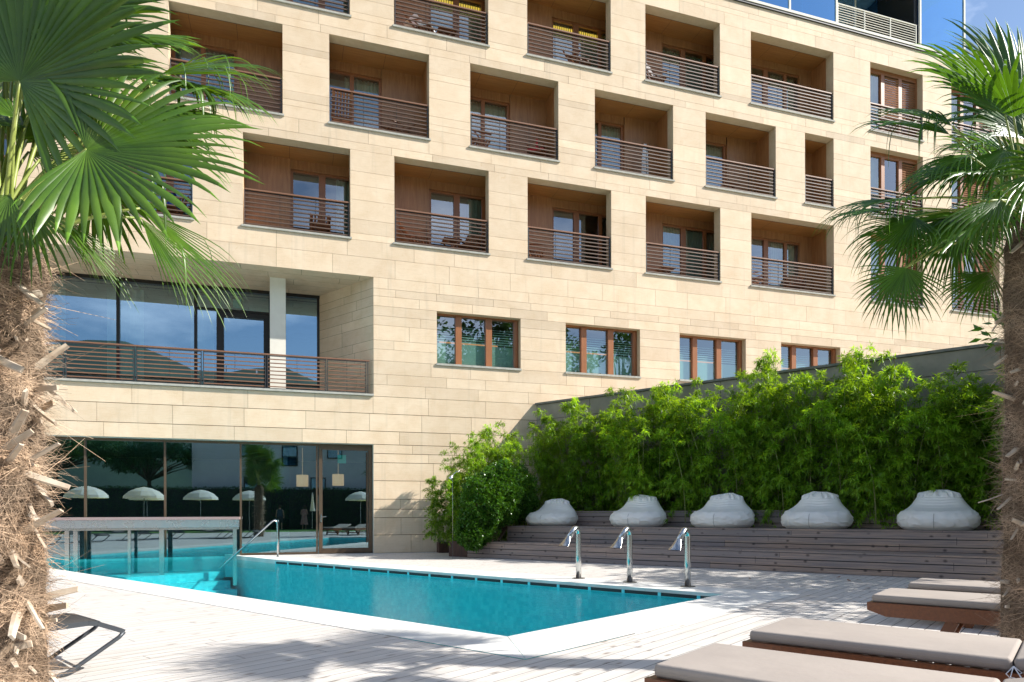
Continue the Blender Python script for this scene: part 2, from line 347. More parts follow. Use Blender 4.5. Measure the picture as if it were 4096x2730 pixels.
# coping slabs around the pool: real joints between the slabs
mb = MB(); rnd = random.Random(4)
def slabrow(x0, x1, y0, y1, along, L, z1=.006, z0=-.04, skew=0):
    a = y0 if along == 'y' else x0; end = y1 if along == 'y' else x1
    while a < end - .01:
        bb = min(a + L, end); g_ = .0025
        if end - bb < .4: bb = end
        if along == 'y': mb.box(x0, x1, a + g_, bb - g_, z0, z1, col=rnd.uniform(.9, 1.05))
        else: mb.box(a + g_, bb - g_, y0, y1, z0, z1, col=rnd.uniform(.9, 1.05))
        a = bb
slabrow(-.66, 0, .9, 16.9, 'y', 1.25)
slabrow(PW, PW + .78, -.0, 11.5, 'y', 1.25)
slabrow(.9, PW + .78, -.78, 0, 'x', 1.25)
mb.add([(-.66, -.78, .006), (0, 0, .006), (0, .9, .006), (-.66, .9, .006), (-.66, -.78, -.04), (0, 0, -.04), (0, .9, -.04), (-.66, .9, -.04)],
       [[0, 1, 2, 3], [1, 5, 6, 2]], col=.93)
mb.add([(-.655, -.78, .006), (.9, -.78, .006), (.9, 0, .006), (.005, 0, .006), (.9, 0, -.04), (.005, 0, -.04)], [[0, 1, 2, 3], [3, 2, 4, 5]], col=1.02)
# end of the coping slants to the facade
mb.add([(PW, 11.505, .006), (PW + .30, 14.6, .006), (PW + .78, 14.6, .006), (PW + .78, 11.505, .006), (PW, 11.505, -.3), (PW + .30, 14.6, -.3)], [[0, 3, 2, 1], [0, 1, 5, 4]], col=.97)
M['coping'].node_tree  # tinted per slab
tag(local_obj(mb, 'pool_coping', M['coping']), kind='structure')
# pool shell
mb = MB(); zb = -1.35
far = [(0, p_at(0, FY + .5)), (PW + .30, 14.6), (PW, 11.5), (PW, 0), (0, 0)]
for i in range(5):
    (xa, ya), (xb, yb) = far[i], far[(i + 1) % 5]
    mb.quad((xa, ya, -.041), (xb, yb, -.041), (xb, yb, zb), (xa, ya, zb))
mb.add([(x, y, zb) for x, y in far], [[0, 1, 2, 3, 4][::-1]])
# submerged steps at the far end
for k in range(4):
    y0 = 14.4 - k * .35; mb.box(2.0, PW - .0, y0 - .35, 17.2, zb + .01, -.42 - k * .22)
tag(local_obj(mb, 'pool_basin', M['mosaic']), kind='structure')
mb = MB(); mb.add([(x + (.02 if 0 else 0), y, -.10) for x, y in far], [[4, 3, 2, 1, 0]])
tag(local_obj(mb, 'pool_water', M['water']), kind='structure')
mb = MB(); mb.box(PW - .012, PW + .004, .0, 11.45, -.094, -.043)
ov = tag(local_obj(mb, 'gutter_slot', M['slot']), kind='structure')
mb = MB(); y = .35
while y < 11.4: mb.box(PW - .02, PW - .006, y, y + .05, -.098, -.043); y += .62
tag(local_obj(mb, 'gutter_dividers', M['mosaic']), kind='structure')
# lawn behind
mb = MB(); mb.box(-60, 60, -60, -4.2, -.05, .012)
tag(mb.build('lawn', M['lawn']), kind='structure')

# ------------------------------------------------------------------ hotel
hotel = empty('hotel_building', (0, FY, 0), 0, 'tan limestone hotel with rows of recessed wooden balconies behind the pool', 'building')
BP, BW = 4.083, 2.84
rows = [(8.92, 11.47), (12.08, 14.61), (15.2, 17.72)]
ops = []           # (x0,x1,z0,z1,kind,row,k)
bal = []
for r, (z0, z1) in enumerate(rows):
    if r != 1:
        for k in range(-2, 5):
            x0 = -1.13 + BP * k; x1 = x0 + BW if k < 4 else 18.74
            bal.append((x0, x1, z0, z1, r, k))
    else:
        for k in range(-2, 5):
            x0 = 1.14 + BP * k; x1 = x0 + BW if k < 4 else 18.74
            bal.append((x0, x1, z0, z1, r, k))
ops += [b_[:4] for b_ in bal]
rwin = [(20.42, 22.95, a, b_) for a, b_ in rows] + [(24.39, 26.92, a, b_) for a, b_ in rows]
ops += rwin
lwin = [(4.19, 6.8, 5.53, 7.1), (8.29, 10.9, 5.53, 7.1), (12.37, 14.97, 5.53, 7.1), (16.43, 19.02, 5.53, 7.1)]
ops += lwin
LOG = (-14, 2.35, 4.50, 7.91); GFO = (-14, 2.34, 0, 3.12)
ops += [LOG, GFO]
FX0, FX1, FZ1 = -14, 34, 18.62
rnd = random.Random(11)
levels = [0, .52, 1.02, 1.26, 1.55, 2.08, 2.6, 2.86, 3.12, 3.5, 4.0, 4.5, 4.84, 5.14, 5.53, 5.86, 6.12, 6.55, 6.82, 7.1, 7.38, 7.6, 7.91, 8.45, 8.92]
A_ = [.19, .59, 1.14, 1.55, 1.95]; B_ = [.33, .5, .74, 1.27, 1.81, 2.0]
for r, (z0, z1) in enumerate(rows):
    levels += [z0 + q for q in (B_ if r == 1 else A_)] + [z1]
    nxt = rows[r + 1][0] if r < 2 else FZ1
    levels += [z1 + .22, nxt] if r < 2 else [z1 + .42, z1 + .6, nxt]
levels = sorted(set(round(z, 3) for z in levels))
mb = MB(); g_ = .007
for za, zc in zip(levels[:-1], levels[1:]):
    zm = (za + zc) / 2
    solid = [(FX0, FX1)]
    for (a, b_, z0, z1) in ops:
        if z0 - .001 < zm < z1 + .001:
            ns = []
            for (s0, s1) in solid:
                if b_ <= s0 or a >= s1: ns.append((s0, s1)); continue
                if a > s0: ns.append((s0, a))
                if b_ < s1: ns.append((b_, s1))
            solid = ns
    off = rnd.uniform(0, 1.6)
    for (s0, s1) in solid:
        cuts = []
        if s1 - s0 > 1.7:
            x = s0 + .35 + off
            while x < s1 - .4: cuts.append(x); x += rnd.choice((1.5, 1.75, 1.9, 1.2, 1.6))
        xs = [s0] + cuts + [s1]
        thin = (zc - za) < .3
        for a, b_ in zip(xs[:-1], xs[1:]):
            tv = rnd.uniform(.91, 1.06) * (rnd.choice((.9, .97, 1.02)) if thin else 1)
            g_ = .015 if za < 4.5 else .007
            e0 = 0 if a == s0 and any(abs(a - o[1]) < .001 for o in ops) else g_ / 2
            e1 = 0 if b_ == s1 and any(abs(b_ - o[0]) < .001 for o in ops) else g_ / 2
            mb.box(a + min(e0, .004), b_ - min(e1, .004), rnd.uniform(-.002, .001), .03, za + g_ / 2, zc - g_ / 2, col=tv)
mb.build('cladding', M['stone'], hotel)
# backing wall with the openings cut out
xs = sorted(set([FX0, FX1] + [o[0] for o in ops] + [o[1] for o in ops])); zs = sorted(set([0, FZ1] + [o[2] for o in ops] + [o[3] for o in ops]))
mb = MB()
for xa, xb in zip(xs[:-1], xs[1:]):
    for za, zc in zip(zs[:-1], zs[1:]):
        xm, zm = (xa + xb) / 2, (za + zc) / 2
        if not any(o[0] < xm < o[1] and o[2] < zm < o[3] for o in ops):
            mb.quad((xa, .028, za), (xb, .028, za), (xb, .028, zc), (xa, .028, zc))
mb.build('wall_backing', M['joint'], hotel)
mb = MB()   # roof, side, parapet trim
mb.box(FX0, FX1, .05, 14, FZ1 - .2, FZ1 - .02, 0); mb.quad((FX1, .03, 0), (FX1, 14, 0), (FX1, 14, FZ1), (FX1, .03, FZ1)); mb.quad((FX0, 14, 0), (FX1, 14, 0), (FX1, 14, FZ1), (FX0, 14, FZ1)); mb.quad((FX0, .03, 0), (FX0, 14, 0), (FX0, 14, FZ1), (FX0, .03, FZ1))
mb.build('roof', M['stone_plain'], hotel)
mb = MB(); mb.box(FX0, FX1 + .05, -.05, .3, FZ1 + .002, FZ1 + .07); mb.build('parapet_flashing', M['iron'], hotel)
mb = MB(); mb.box(FX0, FX1 + .06, -.07, .3, FZ1 + .073, FZ1 + .16); mb.build('parapet_cap', M['cream'], hotel)

def pane(mb, x0, x1, z0, z1, y): mb.quad((x0, y, z0), (x1, y, z0), (x1, y, z1), (x0, y, z1))
def frame(mb, x0, x1, z0, z1, y0, y1, w_=.07, wb=None):
    wb = wb or w_
    mb.box(x0, x0 + w_, y0, y1, z0, z1); mb.box(x1 - w_, x1, y0, y1, z0, z1)
    mb.box(x0 + w_, x1 - w_, y0, y1, z1 - w_, z1); mb.box(x0 + w_, x1 - w_, y0, y1, z0, z0 + wb)
def railing(parent, x0, x1, z0, y=.06, hgt=1.03, n=8, nv=2):
    mb = MB(); mb.box(x0 + .03, x1 - .03, y - .035, y + .035, z0 + hgt - .035, z0 + hgt)
    mb.build('handrail', M['rail_wood'], parent)
    mb = MB(); st = (hgt - .1) / n
    for i in range(n):
        z = z0 + .07 + st * i; mb.box(x0 + .045, x1 - .045, y - .022, y + .014, z, z + .03)
    mb.build('rail_slats', M['slat_wood'], parent)
    mb = MB()
    for x in [x0 + .035, x1 - .045]: mb.box(x - .006, x + .016, y - .03, y + .03, z0 + .0, z0 + hgt - .036)
    for i in range(1, nv + 1):
        x = x0 + (x1 - x0) * i / (nv + 1); mb.box(x - .006, x + .006, y + .016, y + .026, z0 + .02, z0 + hgt - .036)
    mb.box(x0 + .05, x1 - .05, y + .015, y + .03, z0 + hgt - .06, z0 + hgt - .038)
    mb.build('rail_frame', M['iron'], parent)
def curtain(parent, x0, x1, z0, z1, y, mat=None, amp=.03, f=55):
    n = max(8, int((x1 - x0) / .03)); vs = []; fs = []
    for i in range(n + 1):
        x = x0 + (x1 - x0) * i / n; yy = y + amp * math.sin(x * f) + amp * .5 * math.sin(x * f * .37)
        vs += [(x, yy, z0), (x, yy, z1)]
    fs = [[2 * i, 2 * i + 2, 2 * i + 3, 2 * i + 1] for i in range(n)]
    m_ = MB(); m_.add(vs, fs); return m_.build('curtain', mat or M['curtain'], parent, smooth=True)
rnd = random.Random(5)
LIP, BD = .36, 1.1
for (x0, x1, z0, z1, r, k) in bal:
    fl = z0 + .05
    wide = k == 4
    if r != 1: xi0, xi1 = x0, (x0 + 3.62 if not wide else x1)
    else: xi0, xi1 = ((x1 - 3.62) if not wide else x1 - 2.2), x1
    # stone lip
    mb = MB()
    mb.quad((x0, .0, z1), (x1, .0, z1), (x1, LIP, z1), (x0, LIP, z1)); mb.quad((x0, .03, z0), (x0, LIP, z0), (x0, LIP, z1), (x0, .03, z1)); mb.quad((x1, .03, z0), (x1, LIP, z0), (x1, LIP, z1), (x1, .03, z1))
    if xi1 > x1: mb.quad((x1, LIP, z0), (xi1, LIP, z0), (xi1, LIP, z1), (x1, LIP, z1))
    if xi0 < x0: mb.quad((x0, LIP, z0), (xi0, LIP, z0), (xi0, LIP, z1), (x0, LIP, z1))
    bo = mb.build('balcony', M['stone_plain'], hotel)
    # wood lining: ceiling, sides, back panel, head
    mb = MB(); cz = z1 - .012
    n = 3; wdt = (xi1 - xi0) / n
    for i in range(n): mb.quad((xi0 + wdt * i + .004, LIP, cz), (xi0 + wdt * (i + 1) - .004, LIP, cz), (xi0 + wdt * (i + 1) - .004, BD, cz), (xi0 + wdt * i + .004, BD, cz), 1)
    mb.quad((xi0, LIP, z1), (xi1, LIP, z1), (xi1, BD, z1), (xi0, BD, z1), 2)
    mb.quad((xi0, LIP, fl), (xi0, BD, fl), (xi0, BD, z1), (xi0, LIP, z1)); mb.quad((xi1, LIP, fl), (xi1, BD, fl), (xi1, BD, z1), (xi1, LIP, z1))
    head = z1 - .28
    if wide and r != 1: px0, px1 = x0, x0 + .62; wx0, wx1 = px1, x1 - .55
    elif wide: px0, px1 = x1 - 1.15, x1; wx0, wx1 = xi0, px0
    elif r != 1: px0, px1 = x0, x0 + 1.23; wx0, wx1 = px1, xi1
    else: px0, px1 = x1 - 1.24, x1; wx0, wx1 = xi0, px0
    mb.quad((px0, BD - .04, fl), (px1, BD - .04, fl), (px1, BD - .04, z1), (px0, BD - .04, z1))
    e_ = px1 if px1 < wx1 else px0
    mb.quad((e_, BD - .04, fl), (e_, BD + .12, fl), (e_, BD + .12, head), (e_, BD - .04, head))
    mb.box(wx0, wx1 if not (wide and r != 1) else x1, BD, BD + .1, head, z1)
    if wide and r != 1: mb.box(wx1, x1, BD, BD + .1, fl, head)
    mb.build('wood_lining', [M['wood_panel'], M['wood_ceiling'], M['iron']], bo)
    mb = MB(); mb.box(x0 - .04, x1 + .04, -.045, .03, z0 - .004, fl - .003); mb.box(xi0, xi1, .031, BD, z0 - .01, fl)
    mb.build('sill', M['grey_stone'], bo)
    # windows
    mb = MB(); gp = MB(); yA, yB = BD + .06, BD + .13
    mb.box(wx0, wx1, yA, yB, head - .06, head); mb.box(wx0, wx1, yA, yB, fl, fl + .06)
    if r != 1 or wide:
        x = wx0; seq = [(.08, .72), (.19, .72), (.12, .72), (.08, 0)]
        for fw, pw in seq:
            if x + fw > wx1: fw = wx1 - x
            if fw <= 0: break
            mb.box(x, x + fw, yA - .02, yB, fl + .06, head - .06)
            if pw: pane(gp, x + fw, min(x + fw + pw, wx1), fl + .06, head - .06, yA + .03)
            x += fw + pw
        if x < wx1: mb.box(x, wx1, yA - .01, yB, fl + .06, head - .06)
    else:
        x = wx1
        for fw, pw in [(.08, .74), (.12, .66), (.12, .6), (.08, 0)]:
            a = max(x - fw, wx0)
            mb.box(a, x, yA - .02, yB, fl + .06, head - .06)
            if pw and a > wx0: pane(gp, max(a - pw, wx0), a, fl + .06, head - .06, yA + .03)
            x = a - pw
            if x <= wx0: break
        if x > wx0: mb.box(wx0, x, yA - .01, yB, fl + .06, head - .06)
    mb.build('window_frame', M['wood_frame'], bo)
    gp.build('pane', M['glass'], bo)
    # room behind
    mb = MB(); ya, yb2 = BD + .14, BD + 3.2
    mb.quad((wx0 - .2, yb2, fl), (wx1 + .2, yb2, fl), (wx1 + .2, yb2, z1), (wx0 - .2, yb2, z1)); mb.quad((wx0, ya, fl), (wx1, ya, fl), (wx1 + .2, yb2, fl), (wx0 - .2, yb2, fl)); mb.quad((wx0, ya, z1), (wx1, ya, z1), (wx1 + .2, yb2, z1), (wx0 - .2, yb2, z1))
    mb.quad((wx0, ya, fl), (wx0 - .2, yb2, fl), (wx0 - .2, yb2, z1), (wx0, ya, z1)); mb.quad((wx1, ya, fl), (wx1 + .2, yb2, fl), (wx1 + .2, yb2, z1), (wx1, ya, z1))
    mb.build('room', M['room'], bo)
    cw = (wx1 - wx0)
    if not (r == 0 and k == 2):
        if rnd.random() < .75: curtain(bo, wx0 + .05, wx1 - .05, fl + .02, head, BD + .3, amp=.025)
        else: curtain(bo, wx0 + cw * .55, wx1 - .05, fl + .02, head, BD + .3)
    railing(bo, x0, x1, z0 + .03)
    if r == 2 and k in (1, 2):
        mb = MB(); mb.box(wx0 + .15, wx0 + 1.9, BD + .2, BD + .24, head - .3, head - .12); mb.build('lit_louver', M['lit'], bo)
# right hand french windows with shutters
for i, (x0, x1, z0, z1) in enumerate(rwin):
    mb = MB(); d = .26
    mb.quad((x0, .0, z1), (x1, 0, z1), (x1, d, z1), (x0, d, z1)); mb.quad((x0, .03, z0), (x0, d, z0), (x0, d, z1), (x0, .03, z1)); mb.quad((x1, .03, z0), (x1, d, z0), (x1, d, z1), (x1, .03, z1)); mb.quad((x0, 0.03, z0), (x1, .03, z0), (x1, d, z0), (x0, d, z0))
    wo_ = mb.build('french_window', M['stone_plain'], hotel)
    mb = MB(); w3 = (x1 - x0) / 3; frame(mb, x0, x1, z0, z1 - .1, d - .01, d + .08, .07)
    mb.box(x0, x1, d, d + .05, z1 - .1, z1)
    for j in (1, 2): mb.box(x0 + w3 * j - .08, x0 + w3 * j + .08, d - .02, d + .09, z0 + .07, z1 - .17)
    mb.build('window_frame', M['wood_frame'], wo_)
    mb = MB(); sh = (1, 2) if i in (2, 4) else (2,)
    for j in sh:
        z = z0 + .1
        while z < z1 - .24: mb.box(x0 + w3 * j + .08, x0 + w3 * (j + 1) - .08, d - .012, d + .004, z, z + .06); z += .085
    mb.build('louver_shutter', M['shutter'], wo_)
    mb = MB(); pane(mb, x0 + .07, x1 - .07, z0 + .07, z1 - .17, d + .05); mb.build('pane', M['glass'], wo_)
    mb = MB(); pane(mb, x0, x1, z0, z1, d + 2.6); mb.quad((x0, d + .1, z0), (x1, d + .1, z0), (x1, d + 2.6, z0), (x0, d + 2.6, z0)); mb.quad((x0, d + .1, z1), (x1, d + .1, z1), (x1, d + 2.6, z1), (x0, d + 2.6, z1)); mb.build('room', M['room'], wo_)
    curtain(wo_, x0 + w3 * .55, x0 + w3, z0, z1, d + .2); 
    railing(wo_, x0, x1, z0 + .02)
    mb = MB(); mb.box(x0 - .04, x1 + .04, -.045, .03, z0 - .03, z0 + .02); mb.build('sill', M['grey_stone'], wo_)
# first floor office windows
for i, (x0, x1, z0, z1) in enumerate(lwin):
    d = .24; mb = MB()
    mb.quad((x0, 0, z1), (x1, 0, z1), (x1, d, z1), (x0, d, z1)); mb.quad((x0, .03, z0), (x0, d, z0), (x0, d, z1), (x0, .03, z1)); mb.quad((x1, .03, z0), (x1, d, z0), (x1, d, z1), (x1, .03, z1))
    wo_ = mb.build('window', M['stone_plain'], hotel)
    mb = MB(); frame(mb, x0, x1, z0 + .03, z1, d - .02, d + .07, .05, .05)
    mulls = [(x0 + .62, x0 + .80), (x0 + 1.56, x0 + 1.75), (x1 - .14, x1 - .05)]
    for a, b_ in mulls: mb.box(a, b_, d - .05, d + .08, z0 + .08, z1 - .05)
    mb.build('window_frame', M['wood_frame'], wo_)
    mb = MB(); pane(mb, x0 + .05, x1 - .05, z0 + .08, z1 - .05, d + .05); mb.build('pane', M['glass'], wo_)
    mb = MB(); pane(mb, x0 + .05, x1 - .05, z0 + .08, z0 + .72, d + .075)
    for j in range(7): pane(mb, x0 + .05, x1 - .05, z0 + .76 + j * .075, z0 + .76 + j * .075 + .045 - j * .005, d + .075)
    mb.build('frosted_film', M['frost'], wo_)
    mb = MB(); mb.box(x0 - .02, x1 + .02, -.04, d, z0 - .03, z0 + .03); mb.build('sill', M['grey_stone'], wo_)
    mb = MB(); yy = d + 3; pane(mb, x0 - 1, x1 + 1, z0 - .5, z1 + .3, yy); mb.quad((x0 - 1, d + .1, z1 + .3), (x1 + 1, d + .1, z1 + .3), (x1 + 1, yy, z1 + .3), (x0 - 1, yy, z1 + .3)); mb.quad((x0 - 1, d + .1, z0 - .5), (x1 + 1, d + .1, z0 - .5), (x1 + 1, yy, z0 - .5), (x0 - 1, yy, z0 - .5)); mb.build('room', M['room'], wo_)
    mb = MB(); mb.box(x0 + .4, x1 - .3, d + 1.2, d + 1.3, z1 - .55, z1 - .51); lt = mb.build('strip_light', M['lampshade'], wo_)
# loggia
GLY = 2.27
lx1 = 2.35; lxb = lx1 + P.x / P.y * GLY
mb = MB(); z0, z1 = 4.5, 7.91
lo = MB()
# side wall as slabs following the courses
lv = [z for z in levels if z0 - .01 <= z <= z1 + .01]
dirv = Vector((lxb - lx1, GLY, 0)); L_ = dirv.length; dn = dirv.normalized(); nn = Vector((-dn.y, dn.x, 0))
for za, zc in zip(lv[:-1], lv[1:]):
    cut = rnd.uniform(.6, 1.9)
    for a, b_ in ((0, cut), (cut, L_)):
        p0 = Vector((lx1, 0, 0)) + dn * (a + .004); p1 = Vector((lx1, 0, 0)) + dn * (b_ - .004)
        lo.add([p0 + Vector((0, 0, za + g_ / 2)), p1 + Vector((0, 0, za + g_ / 2)), p1 + Vector((0, 0, zc - g_ / 2)), p0 + Vector((0, 0, zc - g_ / 2))], [[0, 1, 2, 3]], col=rnd.uniform(.92, 1.05))
# ceiling slabs
yy = 0
while yy < GLY:
    y2 = min(yy + .46, GLY); x = -14 + rnd.uniform(0, 1.5)
    while x < lx1:
        xb = min(x + rnd.uniform(1.5, 2.0), lx1 - .58 * yy)
        if xb > x: lo.add([(x + .004, yy + .004, z1), (xb - .004, yy + .004, z1), (xb - .004 - (.58 * .4 if xb >= lx1 - .58 * yy - .01 else 0), y2 - .004, z1), (x + .004, y2 - .004, z1)], [[0, 1, 2, 3]], col=rnd.uniform(.93, 1.03))
        x += max(xb - x, .5)
    yy = y2
lo_o = lo.build('loggia', M['stone'], hotel)
mb = MB(); off = nn * -.01
mb.quad((-14, .03, z1 + .012), (lx1, .03, z1 + .012), (lx1, 3, z1 + .012), (-14, 3, z1 + .012))
mb.quad((lx1 + .01, 0.03, z0), (lxb + .02, GLY + .05, z0), (lxb + .02, GLY + .05, z1), (lx1 + .01, .03, z1))
mb.build('joint_backing', M['joint'], lo_o)
mb = MB(); mb.box(-14, lx1, -.06, .25, z0 - .0, z0 + .055); mb.build('balcony_coping', M['grey_stone'], lo_o)
mb = MB(); mb.quad((-14, .25, z0 + .01), (lx1, .25, z0 + .01), (lx1, 6, z0 + .01), (-14, 6, z0 + .01)); mb.build('floor', M['grey_stone'], lo_o)
mb = MB(); mb.box(-.47, -.04, .9, 1.35, z0 + .01, z1 - .002); mb.build('pillar', M['cream'], lo_o)
mb = MB(); G = GLY
for x in (-10.5, -8.5, -6.5, -4.6, -2.57): mb.box(x - .04, x + .04, G - .04, G + .06, z0, z1 - .09)
mb.box(-14, lxb + .05, G - .05, G + .07, z1 - .1, z1 - .003); mb.box(lxb - .05, lxb + .02, G - .05, G + .07, z0, z1 - .1)
mb.box(-2.53, -.4, G - .04, G + .06, 7.2, 7.26); mb.box(-2.0, -1.95, G - .04, G + .06, z0, 7.2); mb.box(-.53, -.48, G - .045, G + .06, z0, z1 - .1)
frame(mb, -1.95, -.53, z0 + .02, 7.18, G - .06, G + .02, .15, .2)
mb.box(-14, lxb, G - .04, G + .06, z0, z0 + .05)
mb.build('window_frame', M['black_frame'], lo_o)
mb = MB(); pane(mb, -14, lxb, z0 + .02, z1 - .05, G + .03); mb.build('pane', M['glass_loggia'], lo_o)
mb = MB(); mb.box(-.9, -.86, G - .1, G - .07, 5.35, 5.5); mb.bar((-1.75, G - .09, 5.4), (-1.75, G - .09, 5.6), .02, .02); mb.build('door_handle', M['steel'], lo_o)
mb = MB(); mb.box(-1.55, -1.33, G + .1, G + .11, 7.36, 7.62); mb.build('exit_sticker', M['sign_green'], lo_o)
mb = MB(); pane(mb, -14, 3, z0, z1, 7.5); mb.quad((-14, G, z1 - .2), (3, G, z1 - .2), (3, 7.5, z1 - .2), (-14, 7.5, z1 - .2)); mb.quad((3, G, z0), (3, 7.5, z0), (3, 7.5, z1), (3, G, z1)); mb.build('dining_room', M['room'], lo_o)
for a, b_ in ((-7.6, -6.0), (-4.95, -4.0), (-2.75, -2.1), (-9.5, -8.7)): curtain(lo_o, a, b_, z0, z1 - .1, G + .35, M['curtain'], .04, 22)
# loggia railing with double posts
rl = bpy.data.objects.new('loggia_railing', None); C.objects.link(rl); rl.parent = lo_o
posts = [-8.5, -6.9, -5.32, -3.74, -2.15, -.54, 1.05, 2.16]; zt = z0 + .055
mb = MB(); mb.box(-9, 2.23, -.0, .07, zt + .93, zt + .965); mb.build('handrail', M['rail_wood'], lo_o)
mb = MB()
for a, b_ in zip(posts[:-1], posts[1:]):
    for i in range(8): mb.box(a + .04, b_ - .04, .015, .045, zt + .06 + i * .107, zt + .085 + i * .107)
mb.build('rail_slats', M['rail_wood'], lo_o)
mb = MB()
for a in posts:
    for o_ in (-.028, .028): mb.box(a + o_ - .008, a + o_ + .008, -.0, .06, zt, zt + .928)
for a, b_ in zip(posts[:-1], posts[1:]):
    mb.box((a + b_) / 2 - .005, (a + b_) / 2 + .005, .046, .056, zt + .02, zt + .92); mb.box(a + .036, b_ - .036, .01, .05, zt + .01, zt + .03); mb.box(a + .036, b_ - .036, .01, .05, zt + .9, zt + .915)
mb.build('rail_frame', M['iron'], lo_o)
bpy.data.objects.remove(rl)
# ground floor glazing
y0 = .27
mb = MB(); mb.quad((-14, 0, 3.12), (2.34, 0, 3.12), (2.34, y0, 3.12), (-14, y0, 3.12)); mb.quad((2.34, 0.03, 0), (2.34, y0, 0), (2.34, y0, 3.12), (2.34, .03, 3.12))
gf = mb.build('ground_floor_opening', M['cream'], hotel)
mb = MB()
for x in (-10.4, -8.6, -6.8, -4.94, -3.09, -1.22, .79): mb.box(x - .025, x + .025, y0 - .03, y0 + .06, .0, 3.05)
mb.box(-14, 2.33, y0 - .03, y0 + .06, 3.05, 3.118); mb.box(-1.2, .77, y0 - .03, y0 + .06, .005, .06)
mb.build('window_frame', M['bronze'], gf)
mb = MB(); pane(mb, -14, .83, -.6, 3.06, y0 + .02); pane(mb, .9, 2.24, .1, 3.0, y0 + .02); mb.build('pane', M['glass_dark'], gf)
mb = MB(); frame(mb, .84, 2.32, .01, 3.05, y0 - .05, y0 + .07, .10, .14); mb.box(2.16, 2.2, y0 - .07, y0 - .05, .3, 2.9)
dr = mb.build('glass_door', M['bronze'], gf)
mb = MB(); mb.tube([(.9, y0 - .06, 1.05), (.9, y0 - .12, 1.05), (1.04, y0 - .12, 1.05)], .011, 8); mb.box(.88, .92, y0 - .065, y0 - .05, .9, 1.12)
mb.build('door_handle', M['steel'], dr)
mb = MB(); mb.box(1.36, 1.6, y0 + .05, y0 + .06, 2.58, 2.82); mb.build('exit_sticker', M['sign_green'], dr)
mb = MB(); pane(mb, -.45, .05, 0, 3.06, y0 + .6); mb.build('teal_screen', M['teal_glass'], gf)
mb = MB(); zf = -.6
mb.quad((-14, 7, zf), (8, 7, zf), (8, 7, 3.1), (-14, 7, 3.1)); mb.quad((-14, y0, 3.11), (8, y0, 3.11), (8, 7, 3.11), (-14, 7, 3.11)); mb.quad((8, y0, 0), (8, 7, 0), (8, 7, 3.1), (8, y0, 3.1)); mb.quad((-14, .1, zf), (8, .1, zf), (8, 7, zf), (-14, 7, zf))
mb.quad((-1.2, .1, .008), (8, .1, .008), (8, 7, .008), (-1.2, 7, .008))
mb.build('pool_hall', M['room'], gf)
for (x, yy, z) in ((.42, 1.5, 1.95), (1.45, 1.4, 1.98)):
    mb = MB(); mb.tube([(x, yy, z), (x, yy, z + .34)], .17, 24); mb.tube([(x, yy, z + .34), (x, yy, 3.1)], .006, 6); mb.build('pendant_lamp', M['lampshade'], gf)
# penthouse
ph = empty('penthouse', (0, 0, 0)); ph.parent = hotel
mb = MB(); zt = FZ1 + .16; y_ = .12
for a, b_ in ((8.0, 12.5), (12.5, 16.9), (16.95, 18.95), (22.95, 25.2)): pane(mb, a, b_, zt, zt + 3.2, y_)
mb.quad((25.2, y_, zt), (25.2, 6, zt), (25.2, 6, zt + 3.2), (25.2, y_, zt + 3.2)); mb.quad((18.97, y_, zt), (18.97, 1.8, zt), (18.97, 1.8, zt + 3.2), (18.97, y_, zt + 3.2)); mb.quad((22.93, y_, zt), (22.93, 1.8, zt), (22.93, 1.8, zt + 3.2), (22.93, y_, zt + 3.2))
pane(mb, 19, 22.9, zt, zt + 3.2, 1.9)
mb.build('penthouse_glass', M['glass_blue'], ph)
mb = MB()
for x in (12.5, 16.92, 18.98, 22.95, 25.2): mb.box(x - .035, x + .035, y_ - .04, y_ + .03, zt, zt + 3.2)
mb.box(22.98, 23.0, y_, 1.9, zt, zt + 3.2); mb.box(8, 25.3, y_ - .1, 6.2, zt + 3.2, zt + 3.5)
for x in (20.3, 21.6): mb.box(x - .03, x + .03, 1.86, 1.96, zt, zt + 3.2)
mb.build('penthouse_frame', M['cream'], ph)
mb = MB(); mb.box(8, 25.1, 2.6, 6, zt, zt + 3.19); mb.box(22.75, 22.92, .2, 1.9, zt, zt + 3.1); mb.build('penthouse_core', M['black_frame'], ph)
mb = MB()
for i in range(9): mb.box(19.02, 22.78, y_ - .01, y_ + .01, zt + .05 + i * .09, zt + .065 + i * .09)
mb.box(19.02, 22.78, y_ - .02, y_ + .02, zt + .84, zt + .87)
for x in (19.05, 20.28, 21.5, 22.75): mb.box(x - .015, x + .015, y_ - .02, y_ + .02, zt, zt + .85)
mb.build('penthouse_railing', M['cream'], ph)

# ------------------------------------------------------------------ steel swim-through bulkhead
bar = empty('steel_bulkhead', (-1.21, 19.5, 0), 0, 'long stainless steel beam and posts standing in the water before the pool hall glass', 'pool frame')
mb = MB(); mb.box(-12, 0, -.02, .35, .99, 1.06); mb.build('cap', pm('mauve_cap', (.30, .20, .19), rough=.5), bar)
mb = MB(); mb.box(-12, -.02, 0, .33, .79, .987); mb.build('fascia', M['steel_sheet'], bar)
mb = MB(); mb.box(-10, -.02, .02, .08, .73, .787); mb.build('beam', M['steel'], bar)
for x, w_, y in ((-3.97, .10, .0), (-3.80, .10, .06), (-2.65, .07, .25), (-1.86, .11, -.02), (-.12, .09, .02)):
    mb = MB(); mb.box(x - w_ / 2, x + w_ / 2, y, y + .08, -.75, .729); mb.build('post', M['steel'], bar)
